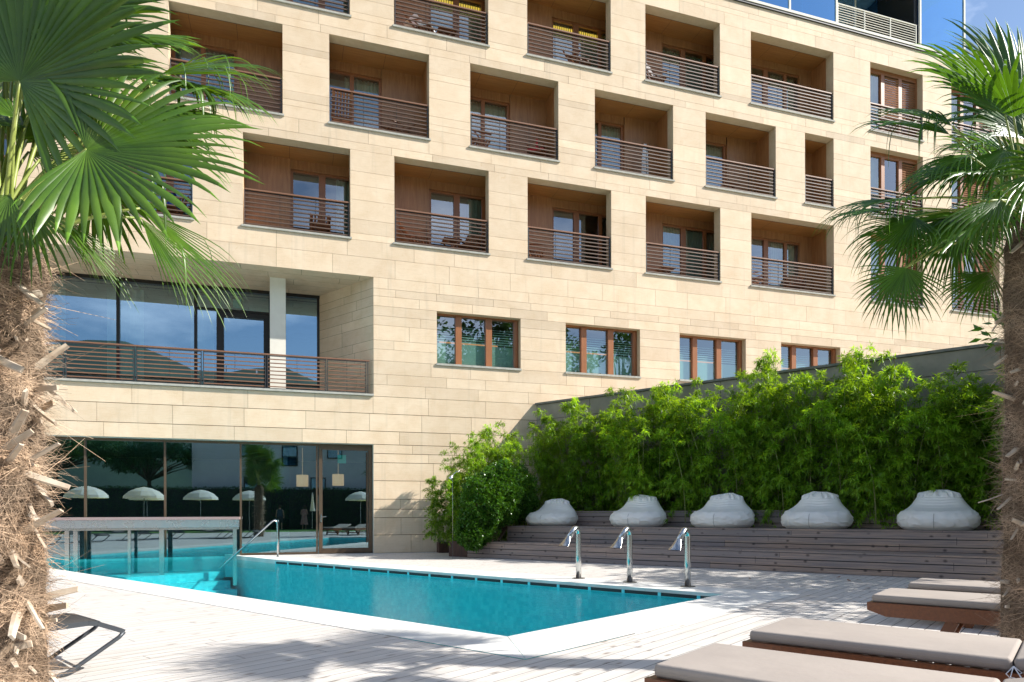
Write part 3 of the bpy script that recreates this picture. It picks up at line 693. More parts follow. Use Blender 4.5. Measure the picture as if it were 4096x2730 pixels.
# ------------------------------------------------------------------ handrail
mb = MB(); f0, f1 = Vector((-1.62, 18.5, -.22)), Vector((-.40, 19.0, .93))
mb.tube([f0, f1, f1 + Vector((.06, .024, .035)), f1 + Vector((.115, .046, .02)), f1 + Vector((.14, .056, -.05)), Vector((-.25, 19.06, .5)), Vector((-.25, 19.06, 0))], .021, 12)
h = mb.build('pool_handrail', M['steel'], smooth=True); tag(h, 'shiny steel grab rail sloping down into the far end of the pool', 'handrail')
mb = MB(); mb.tube([(-.25, 19.06, .006), (-.25, 19.06, .014)], .05, 16); mb.build('base_flange', M['steel'], h)
# ------------------------------------------------------------------ swan neck showers
def shower(loc, label):
    t = empty('water_spout', (loc[0], loc[1], .006), QA, label, 'water spout', 'steel swan neck spouts along the pool edge')
    r = .047; hgt = .80
    mb = MB(); pts = [(0, 0, 0), (0, 0, .4), (0, 0, hgt - .03)]
    for k in range(9):
        a = k / 8 * R(132); pts.append((-.09 + .09 * math.cos(a), 0, hgt - .02 + .09 * math.sin(a)))
    e = Vector(pts[-1]); d = Vector((-math.sin(R(132)), 0, math.cos(R(132))))
    pts.append(tuple(e + d * .19)); mb.tube(pts, r, 16); mb.build('pipe', M['steel'], t, smooth=True)
    mb = MB(); n = 16; vs = []; e = e + d * .19; up = d.cross(Vector((0, 1, 0)))
    for s, (wy, wz) in enumerate(((r, r), (.066, .034), (.088, .014), (.105, .006))):
        c = e + d * (s * .07)
        vs += [c + Vector((0, 1, 0)) * wy * math.cos(6.283 * j / n) + up * wz * math.sin(6.283 * j / n) for j in range(n)]
    fs = [[i * n + j, i * n + (j + 1) % n, (i + 1) * n + (j + 1) % n, (i + 1) * n + j] for i in range(3) for j in range(n)]
    mb.add(vs, fs); mb.build('nozzle', M['steel'], t, smooth=True)
    mb = MB(); mb.tube([(0, 0, .0), (0, 0, .008)], .115, 28); mb.build('base_plate', pm('plate_steel', (.22, .2, .18), rough=.35, metal=.9), t)
    mb = MB(); mb.tube([(-.05, -.02, hgt - .02), (-.055, -.024, hgt + .02)], [.018, .016], 10); mb.build('turquoise_bit', pm('turquoise_colour', (.02, .45, .52), rough=.4), t)  # small turquoise piece inside the bend of the pipe
for p, l in (((4.80, 10.97), 'steel water spout in front of the leftmost beanbag, farthest along the pool edge'), ((5.32, 10.08), 'middle one of the three curved steel water spouts'),
             ((5.85, 9.20), 'steel water spout nearest the right corner of the pool')): shower(p, l)
# ------------------------------------------------------------------ garden wall
WD = Vector((.53, -.848, 0)); WN = Vector((-.848, -.53, 0)); W0 = Vector((7.29, 19.9, 0))
wang = math.atan2(WD.y, WD.x)
wall = empty('garden_wall', W0, wang, 'dark stained concrete retaining wall behind the bamboo', 'wall')
mb = MB(); zs_ = [0, 1.5, 2.3, 3.35, 4.0, 4.47]; rnd = random.Random(3)
for za, zc in zip(zs_[:-1], zs_[1:]):
    x = 0.03
    while x < 20:
        xb = x + rnd.uniform(1.6, 2.4); mb.box(x + .006, xb - .006, 0, .35, za + .006, zc - .006); x = xb
mb.build('concrete_slab', M['concrete'], wall)
mb = MB(); mb.box(.0, 20, .03, .33, 0, 4.46); mb.build('wall_core', M['joint'], wall)
mb = MB(); mb.box(0, 20, -.05, .40, 4.473, 4.53); mb.build('coping', pm('stained_coping', (.12, .12, .105), (.22, .21, .18), 4, .9), wall)
# ------------------------------------------------------------------ timber steps
SA = Vector((4.43, 17.3, 0)); SB = Vector((11.06, 8.27, 0)); sd = (SB - SA).normalized(); sang = math.atan2(sd.y, sd.x); SL = (SB - SA).length + 5
steps = empty('timber_steps', SA, sang, 'weathered grey timber bench steps below the row of beanbags', 'steps')
# local: x along, y away from the pool (+), z up
sn = Vector((-sd.y, sd.x, 0))
def riser(name, x0, y, z0, hts, x1=SL):
    for i, (a, b_) in enumerate(hts):
        mb = MB(); mb.box(x0, x1, a + .008, b_ - .008, 0, .028)
        o = mb.build(name, M['step_wood'], steps); o.rotation_euler[0] = R(90); o.location = (0, y + .028, z0)
def tread(name, x0, y0, y1, z, x1=SL):
    y = y0
    mb = MB()
    while y < y1 - .01:
        mb.box(x0, x1, y + .003, min(y + .14, y1) - .003, -.028, 0); y += .14
    o = mb.build(name, M['step_wood'], steps); o.location = (0, 0, z)
U = .92
riser('riser_board', 0, 0, 0, [(.0, .105), (.105, .24), (.24, .372)])
tread('tread_boards', 0, -.012, U + .05, .402)
riser('riser_board', .62, U, .402, [(.0, .095), (.095, .235), (.235, .372)])
tread('tread_boards', .62, U - .012, U + 1.75, .80)
riser('riser_board', .9, U + 1.45, .80, [(.0, .10), (.10, .24), (.24, .36)])
tread('tread_boards', .9, U + 1.44, U + 1.58, 1.19)
mb = MB(); mb.box(0.01, SL, .03, U, 0.01, .37); mb.box(.63, SL, U + .03, U + 1.5, .38, .77); mb.build('frame', M['slot'], steps)
mb = MB(); mb.box(.9, SL, U + 1.6, U + 2.9, .7, 1.13)
so_ = mb.build('planting_bed', M['soil'], None); so_.location = SA; so_.rotation_euler[2] = sang; tag(so_, kind='structure')
# corten planters
cp = MB(); cp.box(-.62, -.0, -.01, 1.2, 0, .40); c_o = cp.build('bush_planter', M['corten'], None, loc=SA); c_o.rotation_euler[2] = sang
tag(c_o, 'rusty brown steel planter box under the glossy bush at the end of the steps', 'planter')
sp = MB(); sp.box(-.3, .3, -.25, .25, -.003, .005); s2 = sp.build('soil', M['soil'], c_o); s2.location = (-.3, .5, .402)
lp = gnd(1712, 2208, 0); cp = MB(); cp.box(0, 1.1, 0, .35, 0, .30); c2 = cp.build('herb_planter', M['corten'], None, loc=(lp.x + .18, 19.38, 0)); tag(c2, 'low dark planter with small herbs against the stone wall', 'planter')
# ------------------------------------------------------------------ beanbags
def lerp_tab(tab, x):
    for (a, va), (c, vc) in zip(tab[:-1], tab[1:]):
        if x <= c:
            u = (x - a) / (c - a); return va + (vc - va) * u
    return tab[-1][1]
def smooth_tab(tab, x, h=.035): return (lerp_tab(tab, max(0, x - h)) + lerp_tab(tab, x) + lerp_tab(tab, min(1, x + h))) / 3
HW = [(0, .80), (.05, .91), (.12, .97), (.22, 1.), (.34, .985), (.46, .90), (.57, .75), (.67, .65), (.77, .58), (.88, .50), (.95, .42), (1., .16)]
YF = [(0, -.46), (.05, -.55), (.15, -.61), (.30, -.61), (.40, -.55), (.455, -.44), (.50, -.24), (.58, -.06), (.72, .04), (.88, .12), (.96, .19), (1., .30)]
YB = [(0, .44), (.1, .56), (.25, .60), (.5, .58), (.75, .54), (.92, .49), (1., .36)]
def beanbag(loc, rz, sx, sz, seed, label):
    rnd = random.Random(seed); nu, nv = 128, 64; vs = []; ph = rnd.uniform(0, 6); Hh = .84; ex = 2.3
    for j in range(nv + 1):
        f = j / nv; hw = smooth_tab(HW, f) * .70; yf, yb = smooth_tab(YF, f), smooth_tab(YB, f); cy, ry = (yf + yb) / 2, (yb - yf) / 2
        for i in range(nu):
            u = 2 * math.pi * i / nu; cu, su = math.cos(u), math.sin(u)
            x = hw * math.copysign(abs(cu) ** (2 / ex), cu); y = cy + ry * math.copysign(abs(su) ** (2 / ex), su); z = Hh * f
            d = Vector((cu, su, 0)); p = Vector((x, y, z))
            rim = math.exp(-((f - .90) / .06) ** 2)
            p += (d + Vector((0, 0, .8))) * rim * .020 * (math.sin(u * 15 + ph) + .7 * math.sin(u * 24 + 2 * ph))
            if y < .25 and .52 < f < .86: p += Vector((0, -1, 0)) * .007 * math.sin(f * 88 + 2. * math.cos(x * 5)) * max(0, 1 - (abs(x) / .36) ** 2)
            p += d * .020 * noise.noise(Vector((x * 3 + seed * 3, y * 3, z * 5)))
            fold = noise.noise(Vector((x * 4.5 + z * 7 + seed * 2, y * 4, z * 2 - x * 5)))
            if f < .46: p += d * .022 * max(0, 1 - abs(fold) / .22) ** 2 * (1 if f > .06 else .3)
            if su < 0: p += Vector((0, -.7, .6)) * .020 * (1 + .5 * math.sin(x * 34 + ph)) * math.exp(-((f - .435 - .04 * abs(x)) / .018) ** 2)
            p.z += (.035 * noise.noise(Vector((x * 4 + seed, 0, 3))) - .10 * (abs(x) / .7) ** 2 * (f > .8)) * f
            vs.append((p.x * sx, p.y * sx, max(p.z, .001) * sz))
    fs = [[j * nu + i, j * nu + (i + 1) % nu, (j + 1) * nu + (i + 1) % nu, (j + 1) * nu + i] for j in range(nv) for i in range(nu)] + [[nv * nu + i for i in range(nu)], [i for i in range(nu)][::-1]]
    mb = MB(); mb.add(vs, fs); o = mb.build('beanbag', M['bag'], None, smooth=True); o.location = loc; o.rotation_euler[2] = rz
    tag(o, label, 'beanbag', 'canvas beanbags on the timber terrace')
    mb = MB(); pts = []
    for k in range(9):
        f = .04 + k * .045; pts.append((-.02 * sx, (smooth_tab(YF, f) - .014) * sx, Hh * f * sz))
    mb.tube(pts, .0035, 5); mb.build('seam', pm('seam_thread', (.22, .21, .21), rough=.9), o)
    return o
bags = [(1268, 120, 62, -28, 'leftmost beanbag, beside the glossy bush'), (1466, 129, 74, -22, 'beanbag second from the glossy bush, behind the middle spout'), (1660, 144, 79, -16, 'middle beanbag of the five, with a creased loose front'),
        (1876, 152, 85, -12, 'beanbag with dappled sun patches on its right side'), (2154, 164, 93, -4, 'rightmost beanbag, the widest looking one near the palm trunk')]
for i, (cx, wpx, hpx, yaw, lab) in enumerate(bags):
    r_ = ray(cx * 1.7408, 2100); r2 = Vector((r_.x, r_.y, 0)).normalized()
    base = SA + sn * (U + .80)
    # intersection of the viewing direction in plan with the line of the beanbags
    den = r2.x * sd.y - r2.y * sd.x; t_ = (base.x * sd.y - base.y * sd.x) / den; p = r2 * t_
    d = p.x * s_ + p.y * c_; wid = wpx * 1.7408 * d / F; hh = hpx * 1.7408 * d / F
    print('bag', p, d, wid, hh)
    fac_ = math.atan2(-r2.x, r2.y)
    beanbag((p.x, p.y, .802), fac_ + R(yaw), wid / 1.42, hh / .84, i + 3, lab)
# ------------------------------------------------------------------ sun loungers
def rounded_slab(mb, x0, x1, y0, y1, z0, z1, r=.03, n=4):
    import itertools
    xs_ = []; prof = [(0, r)] + [(r - r * math.cos(a), r - r * math.sin(a)) for a in [k * math.pi / 2 / n for k in range(1, n)]] + [(r, 0)]
    rings = []
    zz = [(z0, r * .6)] + [(z0 + r * .6, 0)] + [(z1 - r, 0)] + [(z1 - r + r * math.sin(k * math.pi / 2 / n), r - r * math.cos(k * math.pi / 2 / n)) for k in range(1, n + 1)]
    vs = []; m = None
    for z, ins in zz:
        ring_ = []
        for (cx, cy, a0) in ((x1 - r, y1 - r, 0), (x0 + r, y1 - r, 90), (x0 + r, y0 + r, 180), (x1 - r, y0 + r, 270)):
            for k in range(5):
                a = R(a0 + 90 * k / 4); ring_.append((cx + (r - ins) * math.cos(a), cy + (r - ins) * math.sin(a), z))
        m = len(ring_); vs += ring_
    fs = [[i * m + j, i * m + (j + 1) % m, (i + 1) * m + (j + 1) % m, (i + 1) * m + j] for i in range(len(zz) - 1) for j in range(m)]
    fs += [list(range(m))[::-1], [(len(zz) - 1) * m + j for j in range(m)]]
    mb.add(vs, fs)
def make_lounger():
    t = empty('sun_lounger', (0, 0, 0), 0, 'x', 'sun lounger', 'teak sun loungers with taupe cushions')
    W, L = .71, 1.95
    for x in (-.03, W - .01):
        mb = MB(); mb.add([(x, .03, .352), (x, .03, .285), (x, -.12, .235), (x, -L, .235), (x, -L, .352), (x + .04, .03, .352), (x + .04, .03, .285), (x + .04, -.12, .235), (x + .04, -L, .235), (x + .04, -L, .352)],
                          [[0, 1, 2, 3, 4], [9, 8, 7, 6, 5], [0, 5, 6, 1], [1, 6, 7, 2], [2, 7, 8, 3], [3, 8, 9, 4], [4, 9, 5, 0]])
        mb.build('side_rail', M['teak'], t)
    mb = MB(); mb.box(.012, W - .012, -.01, .025, .285, .351); mb.build('end_rail', M['teak'], t)
    mb = MB(); y = -.1
    while y > -L: mb.box(.012, W - .012, y - .055, y, .325, .348); y -= .08
    mb.build('slats', M['teak'], t)
    for yy in (-.45, -1.6):
        for x in (.015, W - .055):
            mb = MB(); s = 1 if yy > -1 else -1
            mb.bar((x + .02, yy - .16 * s, .24), (x + .02, yy + .04 * s - .09, 0), .04, .09, up=(0, 1, 0)); mb.build('leg', M['teak'], t)
        mb = MB(); mb.bar((.05, yy - .09, .12), (W - .05, yy - .09, .12), .03, .05); mb.build('cross_rail', M['teak'], t)
    mb = MB(); rounded_slab(mb, 0, W, -1.32, 0, .354, .42, .022); c = mb.build('seat_cushion', M['cushion'], t, smooth=True)
    mb = MB(); mb.box(-.0015, W + .0015, -1.30, .0015, .385, .388); mb.build('piping', M['cushion'], c)
    mb = MB(); rounded_slab(mb, 0, W, -.66, 0, 0, .066, .022); c = mb.build('back_cushion', M['cushion'], t, smooth=True); c.location = (0, -1.335, .354); c.rotation_euler[0] = R(-13)
    mb = MB()
    for k in range(4):
        a = k * .9 - 1.2; mb.tube([(-.005, -1.325, .385), (-.02 - .02 * k, -1.33 + .04 * math.cos(a * 2), .36 - .01 * k), (-.03 + .012 * k, -1.30 - .035 * k, .32 - .02 * (k % 2))], .003, 5)
    mb.build('tie_ribbon', M['cloth'], t); return t
L0 = make_lounger(); LS = [(gnd(2612, 2655, .42), 'nearest taupe cushioned lounger, cut off by the bottom edge'), (Vector((2.71, 3.58, 0)), 'lounger second nearest, its cushion tied with a white ribbon'),
      (gnd(3486, 2378, .42), 'lounger with its crossed teak legs showing, half hidden by the palm trunk'), (gnd(3632, 2331, .42), 'farthest taupe lounger, right below the timber steps')]
for i, (p, lab) in enumerate(LS):
    o = L0 if i == 0 else copy_tree(L0); o.location = (p.x, p.y, 0); o.rotation_euler[2] = QA; o['label'] = lab
# black tube lounger at the left
def make_black():
    t = empty('sling_lounger', (0, 0, 0), 0, 'x', 'sun lounger', 'black sling loungers by the pool')
    prof = [(-1.75, .36), (-1.2, .335), (-.75, .33), (-.2, .355), (-.03, .362), (.03, .352), (.17, .29), (.205, .272)]
    leg = [(.205, .272), (.17, .235), (-.12, .05), (-.17, .025), (-.24, .014), (-.9, .014), (-1.1, .014)]
    W = .58
    for v in (0, W):
        mb = MB()
        for a, b_ in zip(prof[:-1], prof[1:]): mb.bar((a[0], v, a[1]), (b_[0], v, b_[1]), .022, .034)
        mb.build('side_rail', M['black_tube'], t)
        mb = MB(); mb.tube([(a, v, z) for a, z in leg], .016, 10); mb.build('runner', M['black_tube'], t, smooth=True)
        mb = MB(); mb.tube([(-.36, v, .335), (-.75, v, .03)], .015, 8); mb.build('strut', M['black_tube'], t, smooth=True)
    mb = MB(); vs = []; n = len(prof)
    for a, z in prof[:-1]: vs += [(a, .012, z + .012), (a, W / 2, z - .004), (a, W - .012, z + .012)]
    mb.add(vs, [[3 * i, 3 * i + 3, 3 * i + 4, 3 * i + 1] for i in range(n - 2)] + [[3 * i + 1, 3 * i + 4, 3 * i + 5, 3 * i + 2] for i in range(n - 2)])
    o = mb.build('sling', M['sling'], t, smooth=True); so2 = o.modifiers.new('thick', 'SOLIDIFY'); so2.thickness = .006
    for u, z in ((.19, .275), (-1.7, .345), (-.6, .014)):
        mb = MB(); mb.tube([(u, 0, z), (u, W, z)], .012, 8); mb.build('cross_tube', M['black_tube'], t, smooth=True)
    mb = MB()
    mb.tube([(-1.2, .0, .33), (-1.75, 0, .82)], .014, 8); mb.tube([(-1.2, W, .33), (-1.75, W, .82)], .014, 8)
    mb.quad((-1.2, .01, .34), (-1.75, .01, .82), (-1.75, W - .01, .82), (-1.2, W - .01, .34)); mb.build('backrest', M['sling'], t)
    return t
RT = Vector((c_, -s_, 0)); FWD = Vector((s_, c_, 0)); UP = Vector((0, 0, 1))
bl = make_black(); o0 = RT * -3.03 + FWD * 4.96; axis = RT * .68 + FWD * .73
bl.location = (o0.x, o0.y, 0); bl.rotation_euler[2] = math.atan2(axis.y, axis.x); bl['label'] = 'black sling lounger with curved tube runner, foot end showing past the left palm trunk'
for i, (x, y) in enumerate(((-3.1, 6.3), (-4.2, 8.0), (-5.4, 9.8), (-6.6, 11.6))):
    o = copy_tree(bl); o.location = (x - 1.6, y - .9, 0); o.rotation_euler[2] = math.atan2(Q.y, Q.x) + R(2 * i)
    o['label'] = ['nearest of the black sling loungers reflected under the steel beam', 'second nearest of the black sling loungers reflected under the steel beam', 'third nearest of the black sling loungers reflected under the steel beam', 'farthest of the black sling loungers reflected under the steel beam'][i]
bl2 = copy_tree(bl); bl2.location = (o0.x - .85, o0.y + .72, 0); bl2['label'] = 'black sling lounger whose foot corner just shows behind the nearer one at left'
# ------------------------------------------------------------------ balcony furniture
def deck_chair(loc, rz, label, seat=None, lean=28):
    t = empty('folding_chair', loc, rz, label, 'chair', 'wooden chairs on the balconies')
    mb = MB(); a = R(lean)
    for i in range(6):
        x = -.22 + i * .088; mb.bar((x, .16, .36), (x, .16 + .62 * math.sin(a), .36 + .62 * math.cos(a)), .055, .015, up=(0, 1, 0))
    for x in (-.26, .26): mb.bar((x, .05, .2), (x, .16 + .68 * math.sin(a), .36 + .68 * math.cos(a)), .03, .04, up=(1, 0, 0))
    mb.build('backrest', M['teak_chair'], t)
    mb = MB()
    for i in range(6): mb.box(-.26, .26, -.32 + i * .085, -.26 + i * .085, .36, .378)
    mb.build('seat', M['teak_chair'], t)
    for x in (-.25, .25):
        mb = MB(); mb.bar((x, -.3, 0), (x, .2, .58), .03, .04, up=(1, 0, 0)); mb.bar((x, .3, 0), (x, -.28, .4), .03, .04, up=(1, 0, 0)); mb.build('leg', M['teak_chair'], t)
        mb = MB(); mb.bar((x, -.34, .56), (x, .26, .6), .05, .02); mb.build('armrest', M['teak_chair'], t)
    if seat:
        mb = MB(); rounded_slab(mb, -.25, .25, -.34, .14, .38, .45, .02); mb.bar((0, .13, .42), (0, .13 + .5 * math.sin(a), .42 + .52 * math.cos(a)), .48, .05, up=(1, 0, 0)); mb.build('cushion', M[seat], t)
    return t
def side_table(loc, rz, label):
    t = empty('side_table', loc, rz, label, 'table', 'small wooden tables on the balconies')
    mb = MB()
    for i in range(6): mb.box(-.28, .28, -.27 + i * .09, -.19 + i * .09, .42, .44)
    mb.build('table_top', M['teak_chair'], t)
    for s in (-1, 1):
        mb = MB(); mb.bar((-.22, s * .2, 0), (.22, s * .2, .42), .03, .03); mb.bar((.22, s * .17, 0), (-.22, s * .17, .42), .03, .03); mb.build('leg', M['teak_chair'], t)
    return t
z1_, z2_, z3_ = 8.97, 12.13, 15.25; fy = FY
deck_chair((.92, fy + .55, z1_), R(0), 'slatted chair seen from behind on the balcony left of the deck chair one')
deck_chair((3.75, fy + .6, z1_), R(75), 'leaning deck chair at the left of the balcony above the left office window', lean=40)
side_table((4.75, fy + .5, z1_), 0, 'low table beside the leaning deck chair'); deck_chair((5.35, fy + .65, z1_), R(-40), 'low chair in the right corner behind the low table')
deck_chair((7.42, fy + .55, z1_), R(60), 'deck chair at the left end of the balcony with open dark doors', lean=38)
side_table((12.2, fy + .6, z1_), 0, 'small table on the balcony in the lowest row, second from right')
deck_chair((15.75, fy + .6, z1_), R(20), 'chair at the left of the widest balcony in the lowest row'); deck_chair((17.6, fy + .6, z1_), R(-30), 'chair at the right of the widest balcony in the lowest row')
deck_chair((-3.0, fy + .6, z1_), R(-20), 'chair with a royal blue cushion glimpsed behind the palm fronds', 'blue')
deck_chair((1.5, fy + .45, z2_), R(180), 'dark low chair at the left of the balcony beside the palm tips'); deck_chair((3.05, fy + .7, z2_), R(-60), 'reclined chair by the wood panel of the same balcony', lean=45)
deck_chair((5.6, fy + .45, z2_), R(90), 'folded chair lying low at the left of the balcony with the red cloth', lean=60); deck_chair((7.55, fy + .6, z2_), R(-25), 'chair draped with a bright red cloth', 'red')
side_table((14.7, fy + .6, z2_), 0, 'dark table on the middle row balcony with a coat stand')
deck_chair((3.9, fy + .55, z3_), R(60), 'chair with a white cloth beside the table on a top row balcony', 'cloth', 35); side_table((4.6, fy + .5, z3_), 0, 'table with white papers on a top row balcony')
mb = MB(); mb.box(-.2, .2, -.15, .15, 0, .012); tag(mb.build('newspaper', M['cloth'], None, loc=(4.6, fy + .5, z3_ + .443)), 'white papers lying on the top row balcony table', 'newspaper')
deck_chair((11.75, fy + .5, z3_), R(80), 'chair with a white cushion on the top row balcony, third from right', 'cloth', 45); deck_chair((9.0, fy + .5, z3_), R(20), 'chair behind the railing of a balcony with a lit lamp inside')
def coat_stand(loc, label, hgt):
    t = empty('coat_stand', loc, 0, label, 'stand'); mb = MB(); mb.tube([(0, 0, 0), (0, 0, hgt)], .015, 8); mb.build('pole', M['iron'], t)
    mb = MB(); [mb.tube([(0, 0, hgt - .12), (.09 * math.cos(a), .09 * math.sin(a), hgt - .05), (.11 * math.cos(a), .11 * math.sin(a), hgt + .02)], .008, 6) for a in (0, 1.57, 3.14, 4.71)]; mb.build('hooks', M['iron'], t)
    mb = MB(); [mb.tube([(0, 0, .12), (.2 * math.cos(a), .2 * math.sin(a), 0)], .01, 6) for a in (.5, 2.6, 4.7)]; mb.build('feet', M['iron'], t)
coat_stand((11.55, fy + .6, z2_), 'black stand holding a long white towel', 1.35); coat_stand((15.55, fy + .6, z2_), 'bare black coat stand beside the stone jamb', 1.3)
mb = MB(); n = 14; vs = []
for i in range(n + 1):
    u = -.15 + .3 * i / n; yy = .03 * math.sin(i * 1.9)
    vs += [(u, yy, -1.2), (u * .8, yy * .8, -.4), (u * .35, yy * .4, 0)]
mb.add(vs, [[3 * i + k, 3 * i + 3 + k, 3 * i + 4 + k, 3 * i + 1 + k] for i in range(n) for k in (0, 1)])
tw = mb.build('towel', M['cloth'], None, smooth=True, loc=(11.38, fy + .5, z2_ + 1.33)); tag(tw, 'long white towel hanging on the balcony stand', 'towel')
# ------------------------------------------------------------------ foliage
def leafset(rng, P0, D, L, Wd, droop=.25, jit=.0):
    """rhombic bent leaves; P0 base (n,3), D direction (n,3)"""
    n = len(P0); D = D / np.linalg.norm(D, axis=1, keepdims=True)
    up = np.tile([0, 0, 1.], (n, 1)) + rng.normal(0, .35, (n, 3)); S_ = np.cross(D, up); S_ /= np.linalg.norm(S_, axis=1, keepdims=True) + 1e-9
    L = L[:, None]; Wd = Wd[:, None]
    mid = P0 + D * L * .42; tip = P0 + D * L + np.array([0, 0, -1.]) * L * droop
    V = np.stack([P0, mid + S_ * Wd, tip, mid - S_ * Wd], 1).reshape(-1, 3)
    FI = np.arange(4 * n).reshape(-1, 4); return V, FI
def bamboo_variant(seed, name):
    rng = np.random.default_rng(seed); rnd = random.Random(seed)
    t = bpy.data.objects.new(name, None)
    C.objects.link(t); culms = MB(); PP, DD, TT = [], [], []
    for c in range(15):
        ct = rnd.uniform(.68, 1.3); bx, by = rnd.uniform(-.8, .8), rnd.uniform(-.25, .35); hgt = rnd.uniform(.62, 1.0) * 3.5; az = rnd.gauss(-math.pi / 2, .9); lean = rnd.uniform(.15, 1.0)
        pts = []
        for k in range(9):
            f = k / 8; out = lean * f ** 2.2; pts.append(Vector((bx + math.cos(az) * out, by + math.sin(az) * out * .9, hgt * (f - .10 * f ** 4))))
        culms.tube(pts, [.011 * (1 - .75 * k / 8) for k in range(9)], 5)
        for q in range(22):
            f = rnd.uniform(.08, 1.0); i = min(int(f * 8), 7); p = pts[i].lerp(pts[i + 1], f * 8 - i)
            a2 = rnd.gauss(-math.pi / 2, 1.3); bl_ = rnd.uniform(.25, .62) * (1.15 - .5 * f); tt = ct * rnd.uniform(.8, 1.2)
            prev = p; el = rnd.uniform(.2, .9) + (.6 if f > .8 else 0)
            for s in range(5):
                g = (s + 1.5) / 6.5; pp = p + Vector((math.cos(a2), math.sin(a2), 0)) * bl_ * g + Vector((0, 0, bl_ * (el * g - (.35 + .55 * (1 - f) + el * .6) * g * g)))
                c0 = pp + Vector([rnd.gauss(0, .025) for _ in range(3)]); bd = (pp - prev).normalized()
                for l in range(10):
                    d = Vector((rnd.gauss(0, 1), rnd.gauss(0, 1), rnd.gauss(0, .75))).normalized() * .95 + bd * .6 + Vector((0, -.15, -.25 + .3 * f))
                    PP.append(c0); DD.append(d); TT.append(tt * rnd.uniform(.8, 1.25))
                prev = pp
    PP = np.array(PP); DD = np.array(DD); n = len(PP)
    V, FI = leafset(rng, PP, DD, rng.uniform(.08, .16, n), rng.uniform(.007, .0125, n), .22)
    fo = fastmesh('foliage', V, FI, M['bamboo'], t, TT)
    culms.build('culms', M['culm'], t); return t
variants = [bamboo_variant(s, 'bamboo_clump') for s in (1, 2, 3)]; used = [0, 0, 0]
spots = [(1022, 1085, 18.8, .6), (1068, 1040, 18.8, .7), (1115, 1000, 18.9, .8), (1165, 962, 19.3, .85), (1228, 950, 19.9, .8), (1300, 930, 0, 1), (1362, 905, 0, 1), (1440, 890, 0, 1), (1515, 855, 0, 1), (1590, 865, 0, 1), (1665, 870, 0, 1),
         (1745, 860, 0, 1), (1820, 805, 0, .85), (1900, 850, 0, 1), (1975, 835, 0, 1), (2040, 785, 0, .9), (2120, 840, 0, 1), (2200, 860, 0, 1), (2275, 845, 0, 1), (2360, 850, 0, 1), (2450, 850, 0, 1), (2560, 850, 0, 1)]
blabel = ['small yellowish bamboo farthest left against the stone wall', 'bamboo behind the shower head', 'tall yellow green bamboo just left of the glossy bush top', 'bamboo behind the glossy bush near the wall corner', 'bamboo below the corner of the concrete wall',
  'bamboo between the glossy bush and the leftmost beanbag', 'bamboo behind the leftmost beanbag', 'bamboo behind the second beanbag', 'tall bamboo with a feathery top below the middle office window', 'bamboo between the second and middle beanbags', 'bamboo behind the middle beanbag',
  'bamboo between the middle beanbag and the sun dappled one', 'bamboo whose bright tip reaches the fourth office window', 'bamboo behind the sun dappled beanbag', 'bamboo right of the sun dappled beanbag', 'tallest bamboo, its tip under the hanging palm fronds', 'bamboo behind the left side of the rightmost beanbag',
  'bamboo behind the right side of the rightmost beanbag', 'bamboo seen just left of the right palm trunk', 'bamboo hidden behind the right palm trunk', 'bamboo outside the right edge near the trunk', 'bamboo farthest outside the right edge']
rnd = random.Random(8)
for i, (px, py, dd, sc) in enumerate(spots):
    r_ = ray(px * 1.7408, 2050); r2 = Vector((r_.x, r_.y, 0))
    if dd: d = dd
    else:
        b0 = W0 + WN * ((.4 if i < 7 else .6 if i < 11 else .5) + .25 * math.sin(i * 2.1)); den = r2.x * WD.y - r2.y * WD.x; d = (b0.x * WD.y - b0.y * WD.x) / den
    p = r2 * d; top = H + (2052 - py * 1.7408) / F * d; zb_ = .9 if not dd else .4
    v = i % 3; o = variants[v] if not used[v] else copy_tree(variants[v]); used[v] = 1
    hs = (top - zb_) / 3.2 * rnd.uniform(.94, 1.04)
    o.location = (p.x, p.y, zb_); o.rotation_euler[2] = wang + (rnd.uniform(-.9, .9)); o.scale = (sc * rnd.uniform(1.0, 1.25), sc * 1.05, hs)
    tag(o, blabel[i], 'bamboo', 'bamboo clumps along the garden wall')
